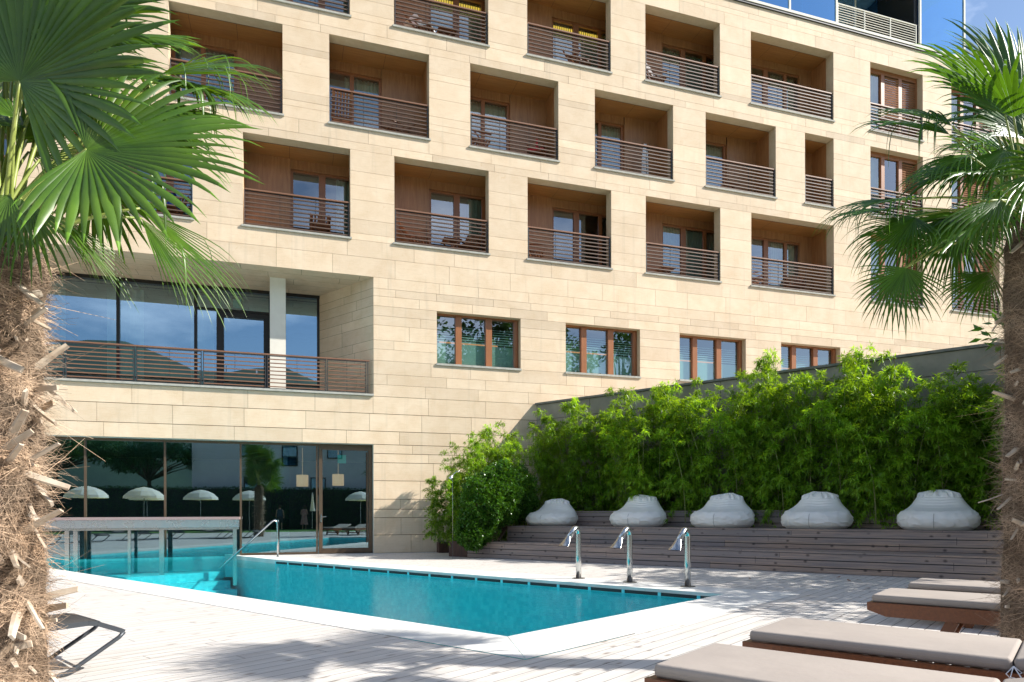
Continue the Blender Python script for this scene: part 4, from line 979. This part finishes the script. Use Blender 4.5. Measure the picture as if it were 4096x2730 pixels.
# glossy bush
def leafy(name, lumps, n, L, W_, mat, seed, label, cat, stem=True, up=.5, group=None):
    rng = np.random.default_rng(seed); t = empty(name, (lumps[0][0][0], lumps[0][0][1], 0), 0, label, cat, group); o = Vector(t.location)
    PP, DD, TT = [], [], []
    tot = sum(r_[0] * r_[2] for _, r_ in lumps)
    for (c, r_) in lumps:
        k = int(n * r_[0] * r_[2] / tot); d = rng.normal(size=(k, 3)); d /= np.linalg.norm(d, axis=1, keepdims=True)
        rad = rng.uniform(.72, 1.02, k) ** .8
        nzv = np.array([noise.noise(Vector((a * 2.6 + seed, b_ * 2.6, e_ * 2.6))) for a, b_, e_ in d]); rad *= 1 + .28 * nzv
        p = np.array(c) - np.array(o) + d * np.array(r_) * rad[:, None]
        tt = rng.uniform(.75, 1.2, k)
        for m_ in range(7):
            dd = d * .7 + np.array([0, 0, up]) + rng.normal(0, .55, (k, 3)); PP.append(p + rng.normal(0, L * .25, (k, 3))); DD.append(dd); TT.append(tt * rng.uniform(.85, 1.2, k))
    PP = np.concatenate(PP); DD = np.concatenate(DD); TT = np.concatenate(TT); m_ = len(PP)
    V, FI = leafset(rng, PP, DD, rng.uniform(L * .7, L * 1.2, m_), rng.uniform(W_ * .7, W_ * 1.2, m_), .1)
    fastmesh('foliage', V, FI, mat, t, TT)
    if stem:
        mb = MB()
        for c, r_ in lumps:
            for q in range(4):
                a = q * 1.6; c2 = Vector(c) - o; mb.tube([(c2.x * .4, c2.y * .4, .42), (c2.x * .7 + .1 * math.cos(a), c2.y * .7 + .1 * math.sin(a), c2.z * .6), (c2.x + r_[0] * .5 * math.cos(a), c2.y + r_[1] * .5 * math.sin(a), c2.z + r_[2] * .4)], [.025, .018, .006], 6)
        mb.build('stems', M['bark'], t)
    return t
def bp_(px, py, d): v = atd(px * 1.7408, py * 1.7408, d); return (v.x, v.y, v.z)
leafy('glossy_bush', [(bp_(1115, 1150, 17.4), (.62, .6, .66)), (bp_(1085, 1222, 17.3), (.42, .42, .5)), (bp_(1150, 1120, 17.8), (.58, .6, .6)), (bp_(1150, 1170, 17.9), (.5, .5, .45)), (bp_(1105, 1212, 17.6), (.5, .5, .4)), (bp_(1190, 1140, 19.0), (.55, .5, .75))],
      11000, .055, .02, M['bush'], 5, 'dense dark green bush with glossy leaves at the left end of the steps', 'bush')
leafy('herb_plant', [((lp.x + .38, 19.5, .38), (.2, .17, .17))], 260, .05, .009, M['herb'], 6, 'pale rounded herb at the left of the low dark planter', 'plant', False)
leafy('herb_plant', [((lp.x + .86, 19.52, .43), (.28, .18, .2))], 380, .05, .008, M['bush'], 7, 'darker herb at the right of the low dark planter', 'plant', False)
# shower head on a thin pole
sp_ = atd(1040 * 1.7408, 1096 * 1.7408, 17.15); t = empty('garden_shower', (sp_.x, sp_.y, 0), math.atan2(-s_, c_), 'thin garden shower with a chrome head among the bamboo', 'shower')
mb = MB(); mb.tube([(0, 0, 0), (0, 0, sp_.z), (.03, 0, sp_.z + .07), (.1, 0, sp_.z + .13), (.17, 0, sp_.z + .14)], [.004, .004, .012, .012, .012], 8); mb.build('pipe', M['steel'], t, smooth=True)
mb = MB(); mb.tube([(.01, 0, sp_.z + .06), (-.03, -.02, sp_.z - .02), (-.05, -.03, sp_.z - .06)], [.014, .05, .062], 14); mb.build('shower_head', M['steel_sheet'], t, smooth=True)
# dry leaves
for i, (px, py) in enumerate(((3354, 2312), (3396, 2325), (3435, 2324), (3000, 2318), (3470, 2356))):
    p = gnd(px, py, .012); mb = MB(); a = i * 1.3; s = .055
    mb.add([(-s, 0, .004), (0, -s * .5, .012), (s, 0, .03), (0, s * .5, .010)], [[0, 1, 2, 3]]); o = mb.build('dry_leaf', M['dryleaf'], None, loc=p); o.rotation_euler[2] = a
    tag(o, ['dry brown leaf nearest the foot of the timber steps', 'dry leaf in the middle of the three below the steps', 'dry leaf right of the other two below the steps', 'curled dry leaf on the deck right of the spouts', 'small dry leaf out on the open deck'][i], 'leaf', 'fallen dry leaves')
# ------------------------------------------------------------------ palms
def frond_mesh(hub, axis, normal, Rl, spread, nseg, seed, droop=.5, split=.5, cup=.1, wf=1.0, brk=.06, origin=Vector((0, 0, 0))):
    rnd = random.Random(seed); V = []; FI = []; T = []
    axis = axis.normalized(); normal = (normal - axis * normal.dot(axis)).normalized(); side = axis.cross(normal).normalized()
    dth = R(spread) / nseg; K = 10
    for i in range(nseg):
        a = -R(spread) / 2 + dth * (i + .5); fa = abs(a) / max(R(spread) / 2, .01)
        L = Rl * (1 - .28 * fa ** 1.6) * rnd.uniform(.86, 1.06)
        d = (axis * math.cos(a) + side * math.sin(a) + normal * cup * (fa ** 1.3)).normalized()
        dr = droop * rnd.uniform(.6, 1.3); bk = rnd.random() < brk; bkp = rnd.uniform(.5, .75)
        tw = rnd.gauss(0, .12); tint = rnd.uniform(.8, 1.2)
        pos = Vector(hub); dcur = d.copy(); base = len(V); ds = L / K; rs = split * L * rnd.uniform(.9, 1.1)
        sidev = (d.cross(normal)).normalized()
        for k in range(K + 1):
            r_ = L * k / K
            w_ = r_ * dth * .5 if r_ < rs else rs * dth * .5 * max(0, 1 - ((r_ - rs) / (L - rs)) ** 1.7) * wf
            if r_ < rs: w_ *= 1.02
            nrm = dcur.cross(sidev).normalized(); 
            if nrm.dot(normal) < 0: nrm = -nrm
            fold = w_ * (.85 if r_ < rs else .6) * (1 if r_ < rs else 1)
            sv = sidev * math.cos(tw * k / K * 3) + nrm * math.sin(tw * k / K * 3)
            V += [pos - sv * w_ - origin, pos + nrm * fold - origin, pos + sv * w_ - origin]
            if k < K:
                t_ = max(0, (k + 1) / K - .35) / .65
                g = dr * t_ * t_ * .55 + (.0 if not bk or (k + 1) / K < bkp else 1.6)
                dcur = (dcur + Vector((0, 0, -1)) * g).normalized(); pos = pos + dcur * ds
        for k in range(K):
            b0 = base + 3 * k; FI += [[b0, b0 + 1, b0 + 4, b0 + 3], [b0 + 1, b0 + 2, b0 + 5, b0 + 4]]; T += [tint * (1 if k < K - 1 else rnd.uniform(1., 2.6)), tint * .93 * (1 if k < K - 1 else rnd.uniform(1., 2.2))]
    return [tuple(v) for v in V], FI, T
def camdir(alpha, beta):
    a, b_ = R(alpha), R(beta); return (RT * math.cos(a) + UP * math.sin(a)) * math.cos(b_) + FWD * math.sin(b_)
def palm(name, base, crown, rad, d, fronds, label, seed, nst, nfib, fseed, dark=False, bright=1.0, nhero=2, rs_=1.):
    t = empty(name, base, 0, label, 'palm'); base = Vector(base); crown = Vector(crown); rnd = random.Random(seed); hgt = crown.z
    # trunk
    mb = MB(); nz_, na = 60, 40; vs = []
    def trad(z, a):
        f = z / hgt; r_ = rad * (1.0 + .10 * math.exp(-f * 9) - .06 * f)
        if f > .86: r_ *= 1 + .10 * math.sin((f - .86) / .14 * math.pi) - .35 * max(0, (f - .93) / .07)
        return r_ * (.93 + .14 * noise.noise(Vector((math.cos(a) * 1.6 + seed, math.sin(a) * 1.6, z * 3.5))) + .07 * noise.noise(Vector((math.cos(a) * 5, math.sin(a) * 5 + seed, z * 11))))
    for j in range(nz_ + 1):
        z = hgt * j / nz_; cx = (crown - base) * (j / nz_)
        for i in range(na):
            a = 6.28318 * i / na; r_ = trad(z, a); vs.append((cx.x + math.cos(a) * r_, cx.y + math.sin(a) * r_, z))
    mb.add(vs, [[j * na + i, j * na + (i + 1) % na, (j + 1) * na + (i + 1) % na, (j + 1) * na + i] for j in range(nz_) for i in range(na)])
    mb.build('trunk', M['bark'], t, smooth=True)
    ctr = base.xy; cam_a = math.atan2(-ctr.y, -ctr.x)
    # fibre
    rng = np.random.default_rng(seed); V, FI, T = [], [], []
    for q in range(nfib):
        a = cam_a + rng.normal(0, 1.0) if rng.random() < .8 else rng.uniform(0, 6.28); z = rng.uniform(0, hgt * .97); r_ = trad(z, a) * rng.uniform(.98, 1.05)
        cx = (crown - base) * (z / hgt); p = Vector((cx.x + math.cos(a) * r_, cx.y + math.sin(a) * r_, z)); out = Vector((math.cos(a), math.sin(a), 0)); tan = Vector((-out.y, out.x, 0))
        band = math.sin(z * 17 + a * 2 + seed); dirv = tan * rng.normal(0, 1.0) + Vector((0, 0, 1)) * rng.normal(-.35, .55) + out * rng.uniform(-.1, .35)
        dirv.normalize(); L = rng.uniform(.035, .10) * (1.8 if rng.random() < .08 else 1); w_ = rng.uniform(.0008, .0019); curl = Vector(rng.normal(0, 1.0, 3)) * L * 2.0 - out * L * 1.2
        b0 = len(V); sv = dirv.cross(out).normalized() * w_
        for k in range(4):
            f = k / 3; pp = p + dirv * L * f + curl * f * f * .35; V += [tuple(pp - sv * (1 - .6 * f)), tuple(pp + sv * (1 - .6 * f))]
        tt = (1.15 + .45 * band) * rng.uniform(.55, 1.6) * bright * (.8 if z > hgt * .86 else 1)
        for k in range(3): FI.append([b0 + 2 * k, b0 + 2 * k + 1, b0 + 2 * k + 3, b0 + 2 * k + 2]); T.append(tt)
    fo = fastmesh('fibre', V, FI, M['fibre'], t, T); fo['kind'] = 'stuff'
    # stubs of cut leaves
    for q in range(nst):
        a = cam_a + rnd.gauss(0, .95); z = hgt * (.02 + .93 * ((q + rnd.random()) / nst)); r_ = trad(z, a) * .93; cx = (crown - base) * (z / hgt)
        p = Vector((cx.x + math.cos(a) * r_, cx.y + math.sin(a) * r_, z)); out = Vector((math.cos(a), math.sin(a), 0)); tan = Vector((-out.y, out.x, 0))
        dv = (out * rnd.uniform(.25, .9) + Vector((0, 0, 1)) * rnd.uniform(-.9, .7) + tan * rnd.gauss(0, .5)).normalized(); L = rnd.uniform(.08, .22) * rad / .2; wd = rnd.uniform(.012, .026) * rad / .2
        mb = MB(); sv = dv.cross(out).normalized(); up_ = sv.cross(dv); vv = []
        for s in range(4):
            f = s / 3; c0 = p + dv * L * f + up_ * .012 * f * f
            for i2, j2 in ((-1, -.3), (1, -.35), (.7, .35), (-.7, .3)): vv.append(c0 + sv * wd * i2 * (1 - .35 * f) + up_ * wd * j2 * (1.0 - .2 * f))
        mb.add(vv, [[4 * s + k2, 4 * s + (k2 + 1) % 4, 4 * s + 4 + (k2 + 1) % 4, 4 * s + 4 + k2] for s in range(3) for k2 in range(4)] + [[12, 13, 14, 15]]); mb.build('leaf_base', M['stub'], t)
    # fronds
    jr = random.Random(fseed); ext = []
    for f in fronds[nhero:]:
        g = list(f); g[0] += jr.uniform(-60, 60); g[1] += jr.uniform(-50, 50); g[2] += jr.uniform(.1, .35); g[3] += jr.uniform(-22, 22); g[5] *= jr.uniform(.85, 1.05); g[7] *= jr.uniform(.8, 1.2); ext.append(tuple(g))
    for i, f in enumerate(fronds + ext):
        hx, hy, dd, al, be, Rl, sp, dr = f[:8]; opt = f[8] if len(f) > 8 else {}; Rl *= rs_
        hub = atd(hx, hy, dd); ax = camdir(al, be); nr = opt.get('n', (0, .35, -1)); normal = RT * nr[0] + UP * nr[1] + FWD * nr[2]
        V, FI, T = frond_mesh(hub, ax, normal, Rl, sp, opt.get('ns', max(14, int(sp / 6.6))), fseed + i * 7, dr, opt.get('split', .33 if dark else .46), opt.get('cup', .12), 1.0, opt.get('brk', .05), base)
        fr_ = fastmesh('frond', V, FI, M['dead'] if opt.get('dead') else (M['palm_dark'] if dark else M['palm']), t, T)
        mb = MB(); st = crown + Vector((rnd.uniform(-.05, .05), rnd.uniform(-.05, .05), rnd.uniform(-.12, .05))); mid = st.lerp(hub, .5) + Vector((0, 0, .12 * (hub - st).length))
        pts = []
        for k in range(9):
            u = k / 8; pts.append(st * (1 - u) ** 2 + mid * 2 * u * (1 - u) + hub * u * u - base)
        mb.tube(pts, [.013 - .007 * k / 8 for k in range(9)], 6); mb.build('stalk', M['stalk'], fr_, smooth=True)
    return t
bL = RT * -2.56 + FWD * 3.4; bL.z = 0; cL = bL + RT * .02; cL.z = 2.55
D_ = 3.4
FL = [
 (78, 325, 3.2, 58, 0, .74, 250, .25, {'n': (-.1, .1, -1), 'ns': 40, 'split': .62}),
 (346, 600, 3.05, 2, 8, .68, 235, .35, {'n': (-.1, .5, -1), 'ns': 40, 'split': .6, 'cup': .15}),
 (250, 330, 3.7, 18, 20, .66, 150, .6, {'n': (.1, .9, -.6)}),
 (600, 335, 3.9, -2, 10, .66, 110, .95, {'n': (0, .9, -.5), 'brk': .35}),
 (400, 520, 3.8, -8, 20, .68, 150, .6, {'n': (0, .8, -.7)}),
 (380, 700, 3.9, -78, 10, .46, 150, .25, {'n': (.1, .3, -1)}),
 (560, 835, 3.6, -38, 0, .72, 55, .6, {'n': (0.2, .9, -.4), 'split': .35}),
 (225, 850, 3.7, -50, 15, .56, 60, .5, {'n': (0.2, .9, -.4), 'split': .35}),
 (130, 120, 3.6, 62, 15, .78, 230, .35, {'n': (0, .4, -1)}),
 (230, 210, 3.9, 35, 30, .8, 170, .5, {'n': (0, .8, -.6)}),
 (-60, 200, 3.4, 120, 10, .7, 230, .4, {}), (-150, 500, 3.3, 170, 0, .6, 200, .8, {}), (60, 470, 3.3, 165, -10, .42, 130, .8, {'n': (0, .8, -.6)}),
 (20, 100, 3.9, 80, 25, .75, 220, .4, {}), (-80, 760, 3.4, 200, 10, .6, 120, 1., {}), (90, 560, 3.7, 75, 30, .45, 150, .3, {}), (160, 640, 3.5, -20, -20, .4, 70, .6, {'split': .35}),
 (640, 300, 3.8, 2, 0, .62, 80, .8, {'n': (.1, .9, -.4), 'split': .3, 'brk': .3}), (480, 440, 3.6, -14, 0, .6, 110, .6, {'n': (0, .8, -.6), 'split': .4}), (120, 820, 3.2, -70, -10, .42, 90, .5, {'n': (.2, .4, -1), 'split': .35}), (40, 780, 3.1, -110, -20, .4, 110, .5, {'n': (.2, .4, -1), 'split': .35}),
 (50, 300, 4.1, 40, 60, .7, 240, .5, {'n': (0, 1, .3)})]
palm('palm_tree', (bL.x, bL.y, 0), cL, .212, D_, FL, 'shaggy palm with sunlit fibrous trunk at the left edge', 4, 85, 34000, 100, bright=1.1, nhero=2, rs_=1.12)
bR = RT * 3.72 + FWD * 4.95; bR.z = 0; cR = bR + RT * .02; cR.z = 3.3; dR = 4.9
FR = [
 (4088, 480, 4.9, 103, 5, .82, 34, .02, {'n': (0, .2, -1), 'split': .62, 'ns': 6, 'cup': .02, 'brk': 0}),
 (4110, 560, 5.1, 140, 10, .62, 110, .55, {'n': (.2, .5, -1), 'split': .45}),
 (3800, 540, 4.9, 168, 0, .70, 95, .75, {'n': (0, .95, -.5), 'split': .42, 'ns': 24, 'brk': .2}),
 (3640, 800, 4.9, 190, -10, .66, 120, 1.1, {'n': (0, .95, -.35), 'split': .35, 'ns': 28, 'brk': .12}),
 (3660, 870, 5.1, 215, 0, .6, 150, 1.2, {'n': (0, .8, -.6), 'split': .35, 'ns': 30}),
 (3623, 1072, 5.0, -104, 0, .50, 165, .35, {'n': (0, .3, -1), 'ns': 25, 'split': .3}),
 (3810, 870, 5.2, -92, 5, .60, 160, .3, {'n': (0, .1, -1), 'ns': 28}),
 (3960, 1090, 5.2, 232, 0, .44, 120, .7, {'n': (.1, .6, -.8)}),
 (4020, 600, 4.8, 222, -5, .62, 110, 1.2, {'n': (0, .9, -.4), 'split': .35, 'brk': .2}),
 (3920, 660, 5.2, 195, 5, .68, 130, .9, {'n': (0, .9, -.5), 'split': .4}),
 (3870, 620, 4.7, 205, -20, .5, 90, 1.2, {'n': (0, .9, -.4), 'split': .35, 'brk': .25}),
 (4000, 800, 4.6, 235, -20, .55, 90, 1.0, {'n': (0, .8, -.5), 'split': .35}),
 (4055, 470, 4.6, 150, -20, .8, 150, .5, {'n': (.1, .9, -.5), 'split': .4}), (4100, 380, 5.2, 120, 10, .8, 150, .35, {'n': (0, .6, -.8), 'split': .4}), (4010, 700, 5.0, 178, 0, .75, 120, .8, {'n': (0, .9, -.5), 'split': .38}), (3900, 900, 5.0, 200, 0, .7, 120, .9, {'n': (0, .9, -.5), 'split': .38}),
 (4200, 640, 4.9, 20, 10, .7, 200, .6, {}), (4250, 900, 4.9, -20, 0, .7, 180, .9, {}), (4150, 500, 5.3, 60, 20, .7, 200, .4, {}), (4120, 700, 4.3, -60, -40, .7, 180, .9, {}), (4060, 640, 5.6, 130, 50, .7, 220, .5, {'n': (0, 1, .3)}),
 (4180, 650, 4.3, 60, -50, .7, 220, .5, {'n': (0, 1, -.3)}), (4010, 900, 5.3, 240, 10, .35, 60, 1.2, {'dead': 1, 'split': .3}), (4130, 820, 5.5, 200, 60, .7, 200, .8, {'n': (0, 1, .2)}),
 (3950, 470, 5.3, 175, 20, .5, 130, .9, {'n': (0, .9, -.5), 'split': .4})]
palm('palm_tree', (bR.x, bR.y, 0), cR, .165, dR, FR, 'slimmer palm with shaded brown trunk at the right edge', 9, 66, 22000, 300, dark=True, bright=.9, nhero=1, rs_=1.06)
# ------------------------------------------------------------------ the garden behind the camera (seen in the glass)
def ctree(name, loc, hgt, crown, n, L, mat, seed, label, cat='tree', group=None, W_=.02):
    rng = np.random.default_rng(seed); rnd = random.Random(seed); t = empty(name, loc, 0, label, cat, group); mb = MB()
    mb.tube([(0, 0, 0), (.1, .05, hgt * .4), (0, 0, hgt * .7)], [hgt * .03, hgt * .022, hgt * .012], 8)
    PP, DD, TT = [], [], []
    for q in range(crown[3]):
        a = rnd.uniform(0, 6.28); rr = crown[0] * math.sqrt(rnd.random()); z = hgt - crown[1] + crown[1] * rnd.uniform(0, 1) * math.sqrt(max(.05, 1 - (rr / crown[0]) ** 2)); c = Vector((rr * math.cos(a), rr * math.sin(a), z))
        mb.tube([(0, 0, hgt * .5), (c.x * .5, c.y * .5, hgt * .5 + (c.z - hgt * .5) * .6), tuple(c)], [hgt * .012, hgt * .006, .01], 5)
        k = n // crown[3]; d = rng.normal(size=(k, 3)); d /= np.linalg.norm(d, axis=1, keepdims=True); s = crown[2] * rnd.uniform(.7, 1.25)
        PP.append(np.array(c) + d * s * rng.uniform(.4, 1, (k, 1)) * np.array([1, 1, .55])); DD.append(d + rng.normal(0, .5, (k, 3)) + [0, 0, .2]); TT.append(np.full(k, rnd.uniform(.7, 1.25)) * rng.uniform(.8, 1.2, k))
    PP = np.concatenate(PP); DD = np.concatenate(DD); m_ = len(PP); V, FI = leafset(rng, PP, DD, rng.uniform(L * .7, L * 1.3, m_), rng.uniform(W_ * .7, W_ * 1.3, m_), .1)
    fastmesh('crown', V, FI, mat, t, np.concatenate(TT)); mb.build('trunk', M['bark'], t); return t
ctree('pine_tree', (-9.5, -14.5, 0), 7.0, (3.6, 2.4, 1.0, 26), 9000, .32, M['pine'], 1, 'umbrella pine with wide flat crown mirrored in the pool hall glass', W_=.05)
ctree('pine_tree', (-16, -17, 0), 8.5, (4.2, 3.0, 1.2, 26), 8000, .34, M['pine'], 2, 'darker umbrella pine mirrored at the left of the pool hall glass', W_=.05)
ctree('garden_tree', (13.9, 7.3, 0), 6.8, (2.6, 2.8, .75, 34), 5200, .2, M['bush'], 3, 'loose leafy tree outside the right edge that dapples the far deck', W_=.045)
ctree('garden_tree', (12.2, 4.6, 0), 5.9, (1.9, 2.0, .55, 26), 3000, .2, M['bush'], 14, 'slender leafy tree outside the right edge nearest the steps', W_=.03)
ctree('garden_tree', (14.6, 4.2, 0), 6.0, (2.2, 2.4, .7, 26), 3600, .2, M['bush'], 4, 'smaller leafy tree outside the right edge', W_=.045)
rng_ = np.random.default_rng(9); nh = 26000; hg = empty('clipped_hedge', (-10, -11, 0), 0, 'long dark clipped hedge mirrored in the pool hall glass', 'hedge')
hp = np.stack([rng_.uniform(-22, 24, nh), rng_.uniform(-.05, .25, nh), rng_.uniform(0, 2.9, nh)], 1); k_ = nh // 4; hp[:k_, 2] = rng_.uniform(2.8, 2.98, k_); hp[:k_, 1] = rng_.uniform(-1.2, .2, k_)
V, FI = leafset(rng_, hp, rng_.normal(size=(nh, 3)) + [0, .5, .5], rng_.uniform(.08, .16, nh), rng_.uniform(.025, .04, nh), .1)
fastmesh('foliage', V, FI, M['pine'], hg, rng_.uniform(.7, 1.3, nh)); mb = MB(); mb.box(-22, 24, -1.2, -.06, 0, 2.85); mb.build('dark_core', M['slot'], hg)  # solid box coloured near black for the hedge's shaded inside
nb = empty('white_building', (-6.4, -12.5, 0), 0, 'plain white rendered building mirrored in the pool hall glass', 'building')
mb = MB(); mb.box(0, 34, -9, 0, 0, 9.5); mb.build('wall', M['render_white'], nb)
for i, (x, z) in enumerate(((3.2, 5.2), (6.0, 4.6), (9.2, 5.2), (12.5, 4.6), (17, 5.2), (21, 5.2), (3.4, 2.2), (8, 2.2))):
    mb = MB(); mb.box(x, x + 1.1, .0, .06, z, z + 1.6); w_ = mb.build('window', M['black_frame'], nb); mb = MB(); mb.box(x + .08, x + 1.02, .061, .07, z + .08, z + 1.52); mb.build('pane', M['glass_blue'], w_)
for i_, (x_, h_) in enumerate(((13, 21), (20, 23), (27.5, 22), (35, 21))):
    ctree('broadleaf_tree', (x_, -28, 0), h_, (4.2, 10, 1.7, 46), 5200, .55, M['pine'], 30 + i_, ['tall leafy tree mirrored in the leftmost office window', 'tall leafy tree mirrored in the second office window', 'tall leafy tree mirrored in the third office window', 'tall leafy tree mirrored in the rightmost office window'][i_], W_=.16)
def parasol(loc, s, label, closed=False):
    t = empty('parasol', loc, 0, label, 'parasol', 'white parasols behind the pool'); mb = MB(); mb.tube([(0, 0, 0), (0, 0, 2.5)], .02, 8); mb.build('pole', M['steel'], t)
    mb = MB(); n = 16; vs = [(0, 0, 2.6)]
    prof = [(.45, 2.52), (.85, 2.36), (1.15, 2.12), (1.18, 1.98)] if not closed else [(.06, 2.4), (.1, 2.0), (.16, 1.5), (.2, 1.3)]
    for r_, z in prof: vs += [(r_ * s * math.cos(6.2832 * i / n) * (1 - .04 * (i % 2)), r_ * s * math.sin(6.2832 * i / n) * (1 - .04 * (i % 2)), z) for i in range(n)]
    fs = [[0, 1 + i, 1 + (i + 1) % n] for i in range(n)] + [[1 + k * n + i, 1 + (k + 1) * n + i, 1 + (k + 1) * n + (i + 1) % n, 1 + k * n + (i + 1) % n] for k in range(3) for i in range(n)]
    mb.add(vs, fs); mb.build('canopy', M['parasol'], t)
for i, (x, y, s, cl) in enumerate(((-7.4, -1.2, 1.05, 0), (-8.0, -5.5, 1.0, 0), (-5.0, -5.0, 1., 0), (-9.9, -.2, 1.05, 0), (-2.3, -6, 1., 0), (1.6, -8, 1, 1), (2.0, -9.5, 1, 1), (4.6, -6, 1, 0))):
    parasol((x, y, 0), s * .84, ['open white parasol mirrored in the middle glass bay', 'open parasol mirrored behind the middle one', 'open parasol mirrored beside the white building', 'open parasol mirrored beside the left palm trunk', 'open parasol mirrored left of the teal screen',
        'closed parasol mirrored next to the glass door', 'closed parasol mirrored behind the first closed one', 'open parasol mirrored at the right of the glass door'][i], cl)
def person(loc, rz, label, top, bottom, hold, dress):
    t = empty('person', loc, rz, label, 'person')
    bm = bmesh.new(); pts = {'pel': ((0, 0, .93), .15), 'wst': ((0, 0, 1.1), .125), 'chs': ((0, 0, 1.3), .15), 'nck': ((0, 0, 1.47), .055), 'hd': ((0, -.01, 1.6), .09), 'top': ((0, 0, 1.70), .07)}
    ed = [('pel', 'wst'), ('wst', 'chs'), ('chs', 'nck'), ('nck', 'hd'), ('hd', 'top')]
    for s, n_ in ((-1, 'l'), (1, 'r')):
        pts.update({'hip' + n_: ((s * .1, 0, .86), .1), 'kn' + n_: ((s * .11, -.01, .48), .062), 'an' + n_: ((s * .11, .02, .09), .042), 'to' + n_: ((s * .12, -.14, .03), .032),
                    'sh' + n_: ((s * .19, 0, 1.39), .06), 'el' + n_: ((s * .25, .02, 1.12), .043), 'wr' + n_: ((s * (.12 if hold else .26), -.2 if hold else -.03, 1.08 if hold else .88), .03)})
        ed += [('pel', 'hip' + n_), ('hip' + n_, 'kn' + n_), ('kn' + n_, 'an' + n_), ('an' + n_, 'to' + n_), ('chs', 'sh' + n_), ('sh' + n_, 'el' + n_), ('el' + n_, 'wr' + n_)]
        for f in range(5):
            w_ = Vector(pts['wr' + n_][0]); dz = Vector((0, -.06, -.01)) if hold else Vector((0, -.01, -.06)); sp = (f - 2) * .014; a = w_ + dz + (Vector((sp, 0, 0)) if hold else Vector((0, sp, 0)))
            if f == 4: a = w_ + dz * .5 + Vector((-s * .035, 0, 0))
            pts['f%d%s' % (f, n_)] = (tuple(a), .012); pts['g%d%s' % (f, n_)] = (tuple(a + dz * (.7 if f != 4 else .4)), .008); ed += [('wr' + n_, 'f%d%s' % (f, n_)), ('f%d%s' % (f, n_), 'g%d%s' % (f, n_))]
    vm = {k: bm.verts.new(v[0]) for k, v in pts.items()}; bm.verts.index_update()
    for a, b_ in ed: bm.edges.new((vm[a], vm[b_]))
    me = bpy.data.meshes.new('body'); bm.to_mesh(me); bm.free(); o = bpy.data.objects.new('body', me); C.objects.link(o); o.parent = t; me.materials.append(M['skin'])
    sk = o.modifiers.new('skin', 'SKIN')
    for i, (k, v) in enumerate(pts.items()):
        me.skin_vertices[0].data[i].radius = (v[1], v[1] * .8); me.skin_vertices[0].data[i].use_root = (k == 'pel')
    sb = o.modifiers.new('sub', 'SUBSURF'); sb.levels = sb.render_levels = 2
    def shell(name, prof, mat):
        mb = MB(); n = 20; vs = []
        for z, rx, ry in prof: vs += [(rx * math.cos(6.2832 * i / n), ry * math.sin(6.2832 * i / n), z) for i in range(n)]
        mb.add(vs, [[k * n + i, k * n + (i + 1) % n, (k + 1) * n + (i + 1) % n, (k + 1) * n + i] for k in range(len(prof) - 1) for i in range(n)]); mb.build(name, mat, t, smooth=True)
    if dress: shell('dress', [(.35, .27, .22), (.7, .22, .19), (1.05, .16, .13), (1.3, .19, .14), (1.42, .15, .1)], M['dress'])
    else:
        shell('shirt', [(.88, .19, .14), (1.1, .17, .135), (1.32, .21, .15), (1.43, .15, .11)], M['shirt']); shell('shorts', [(.5, .2, .14), (.75, .2, .15), (.95, .18, .14)], M['iron'])
    shell('hair', [(1.42 if dress else 1.6, .07, .06), (1.55, .1, .09), (1.66, .105, .11), (1.73, .07, .08), (1.755, .01, .01)], M['hair'])
person((1.1, -9.6, 0), R(180), 'woman in a patterned dress holding a bag, seen mirrored in the glass beside the door', 0, 0, True, True)
person((-.5, -9.4, 0), R(180), 'person in a dark shirt and shorts, seen mirrored in the teal glass', 0, 0, False, False)
# hills far behind
mb = MB(); n = 60; vs = []
for i in range(n + 1):
    a = R(180 + 20 + 140 * i / n); d = 900
    h_ = 150 + 90 * noise.noise(Vector((i * .09, 3, 0))) + 30 * noise.noise(Vector((i * .35, 9, 0))) + 90 * math.exp(-((i - 26) / 9.) ** 2)
    vs += [(math.cos(a) * d, math.sin(a) * d, -5), (math.cos(a) * (d + 250), math.sin(a) * (d + 250), h_ * .7), (math.cos(a) * (d + 480), math.sin(a) * (d + 480), h_ * 1.25)]
mb.add(vs, [[3 * i + k, 3 * i + 3 + k, 3 * i + 4 + k, 3 * i + 1 + k] for i in range(n) for k in (0, 1)]); tag(mb.build('hills', M['hill'], None, smooth=True), kind='structure')
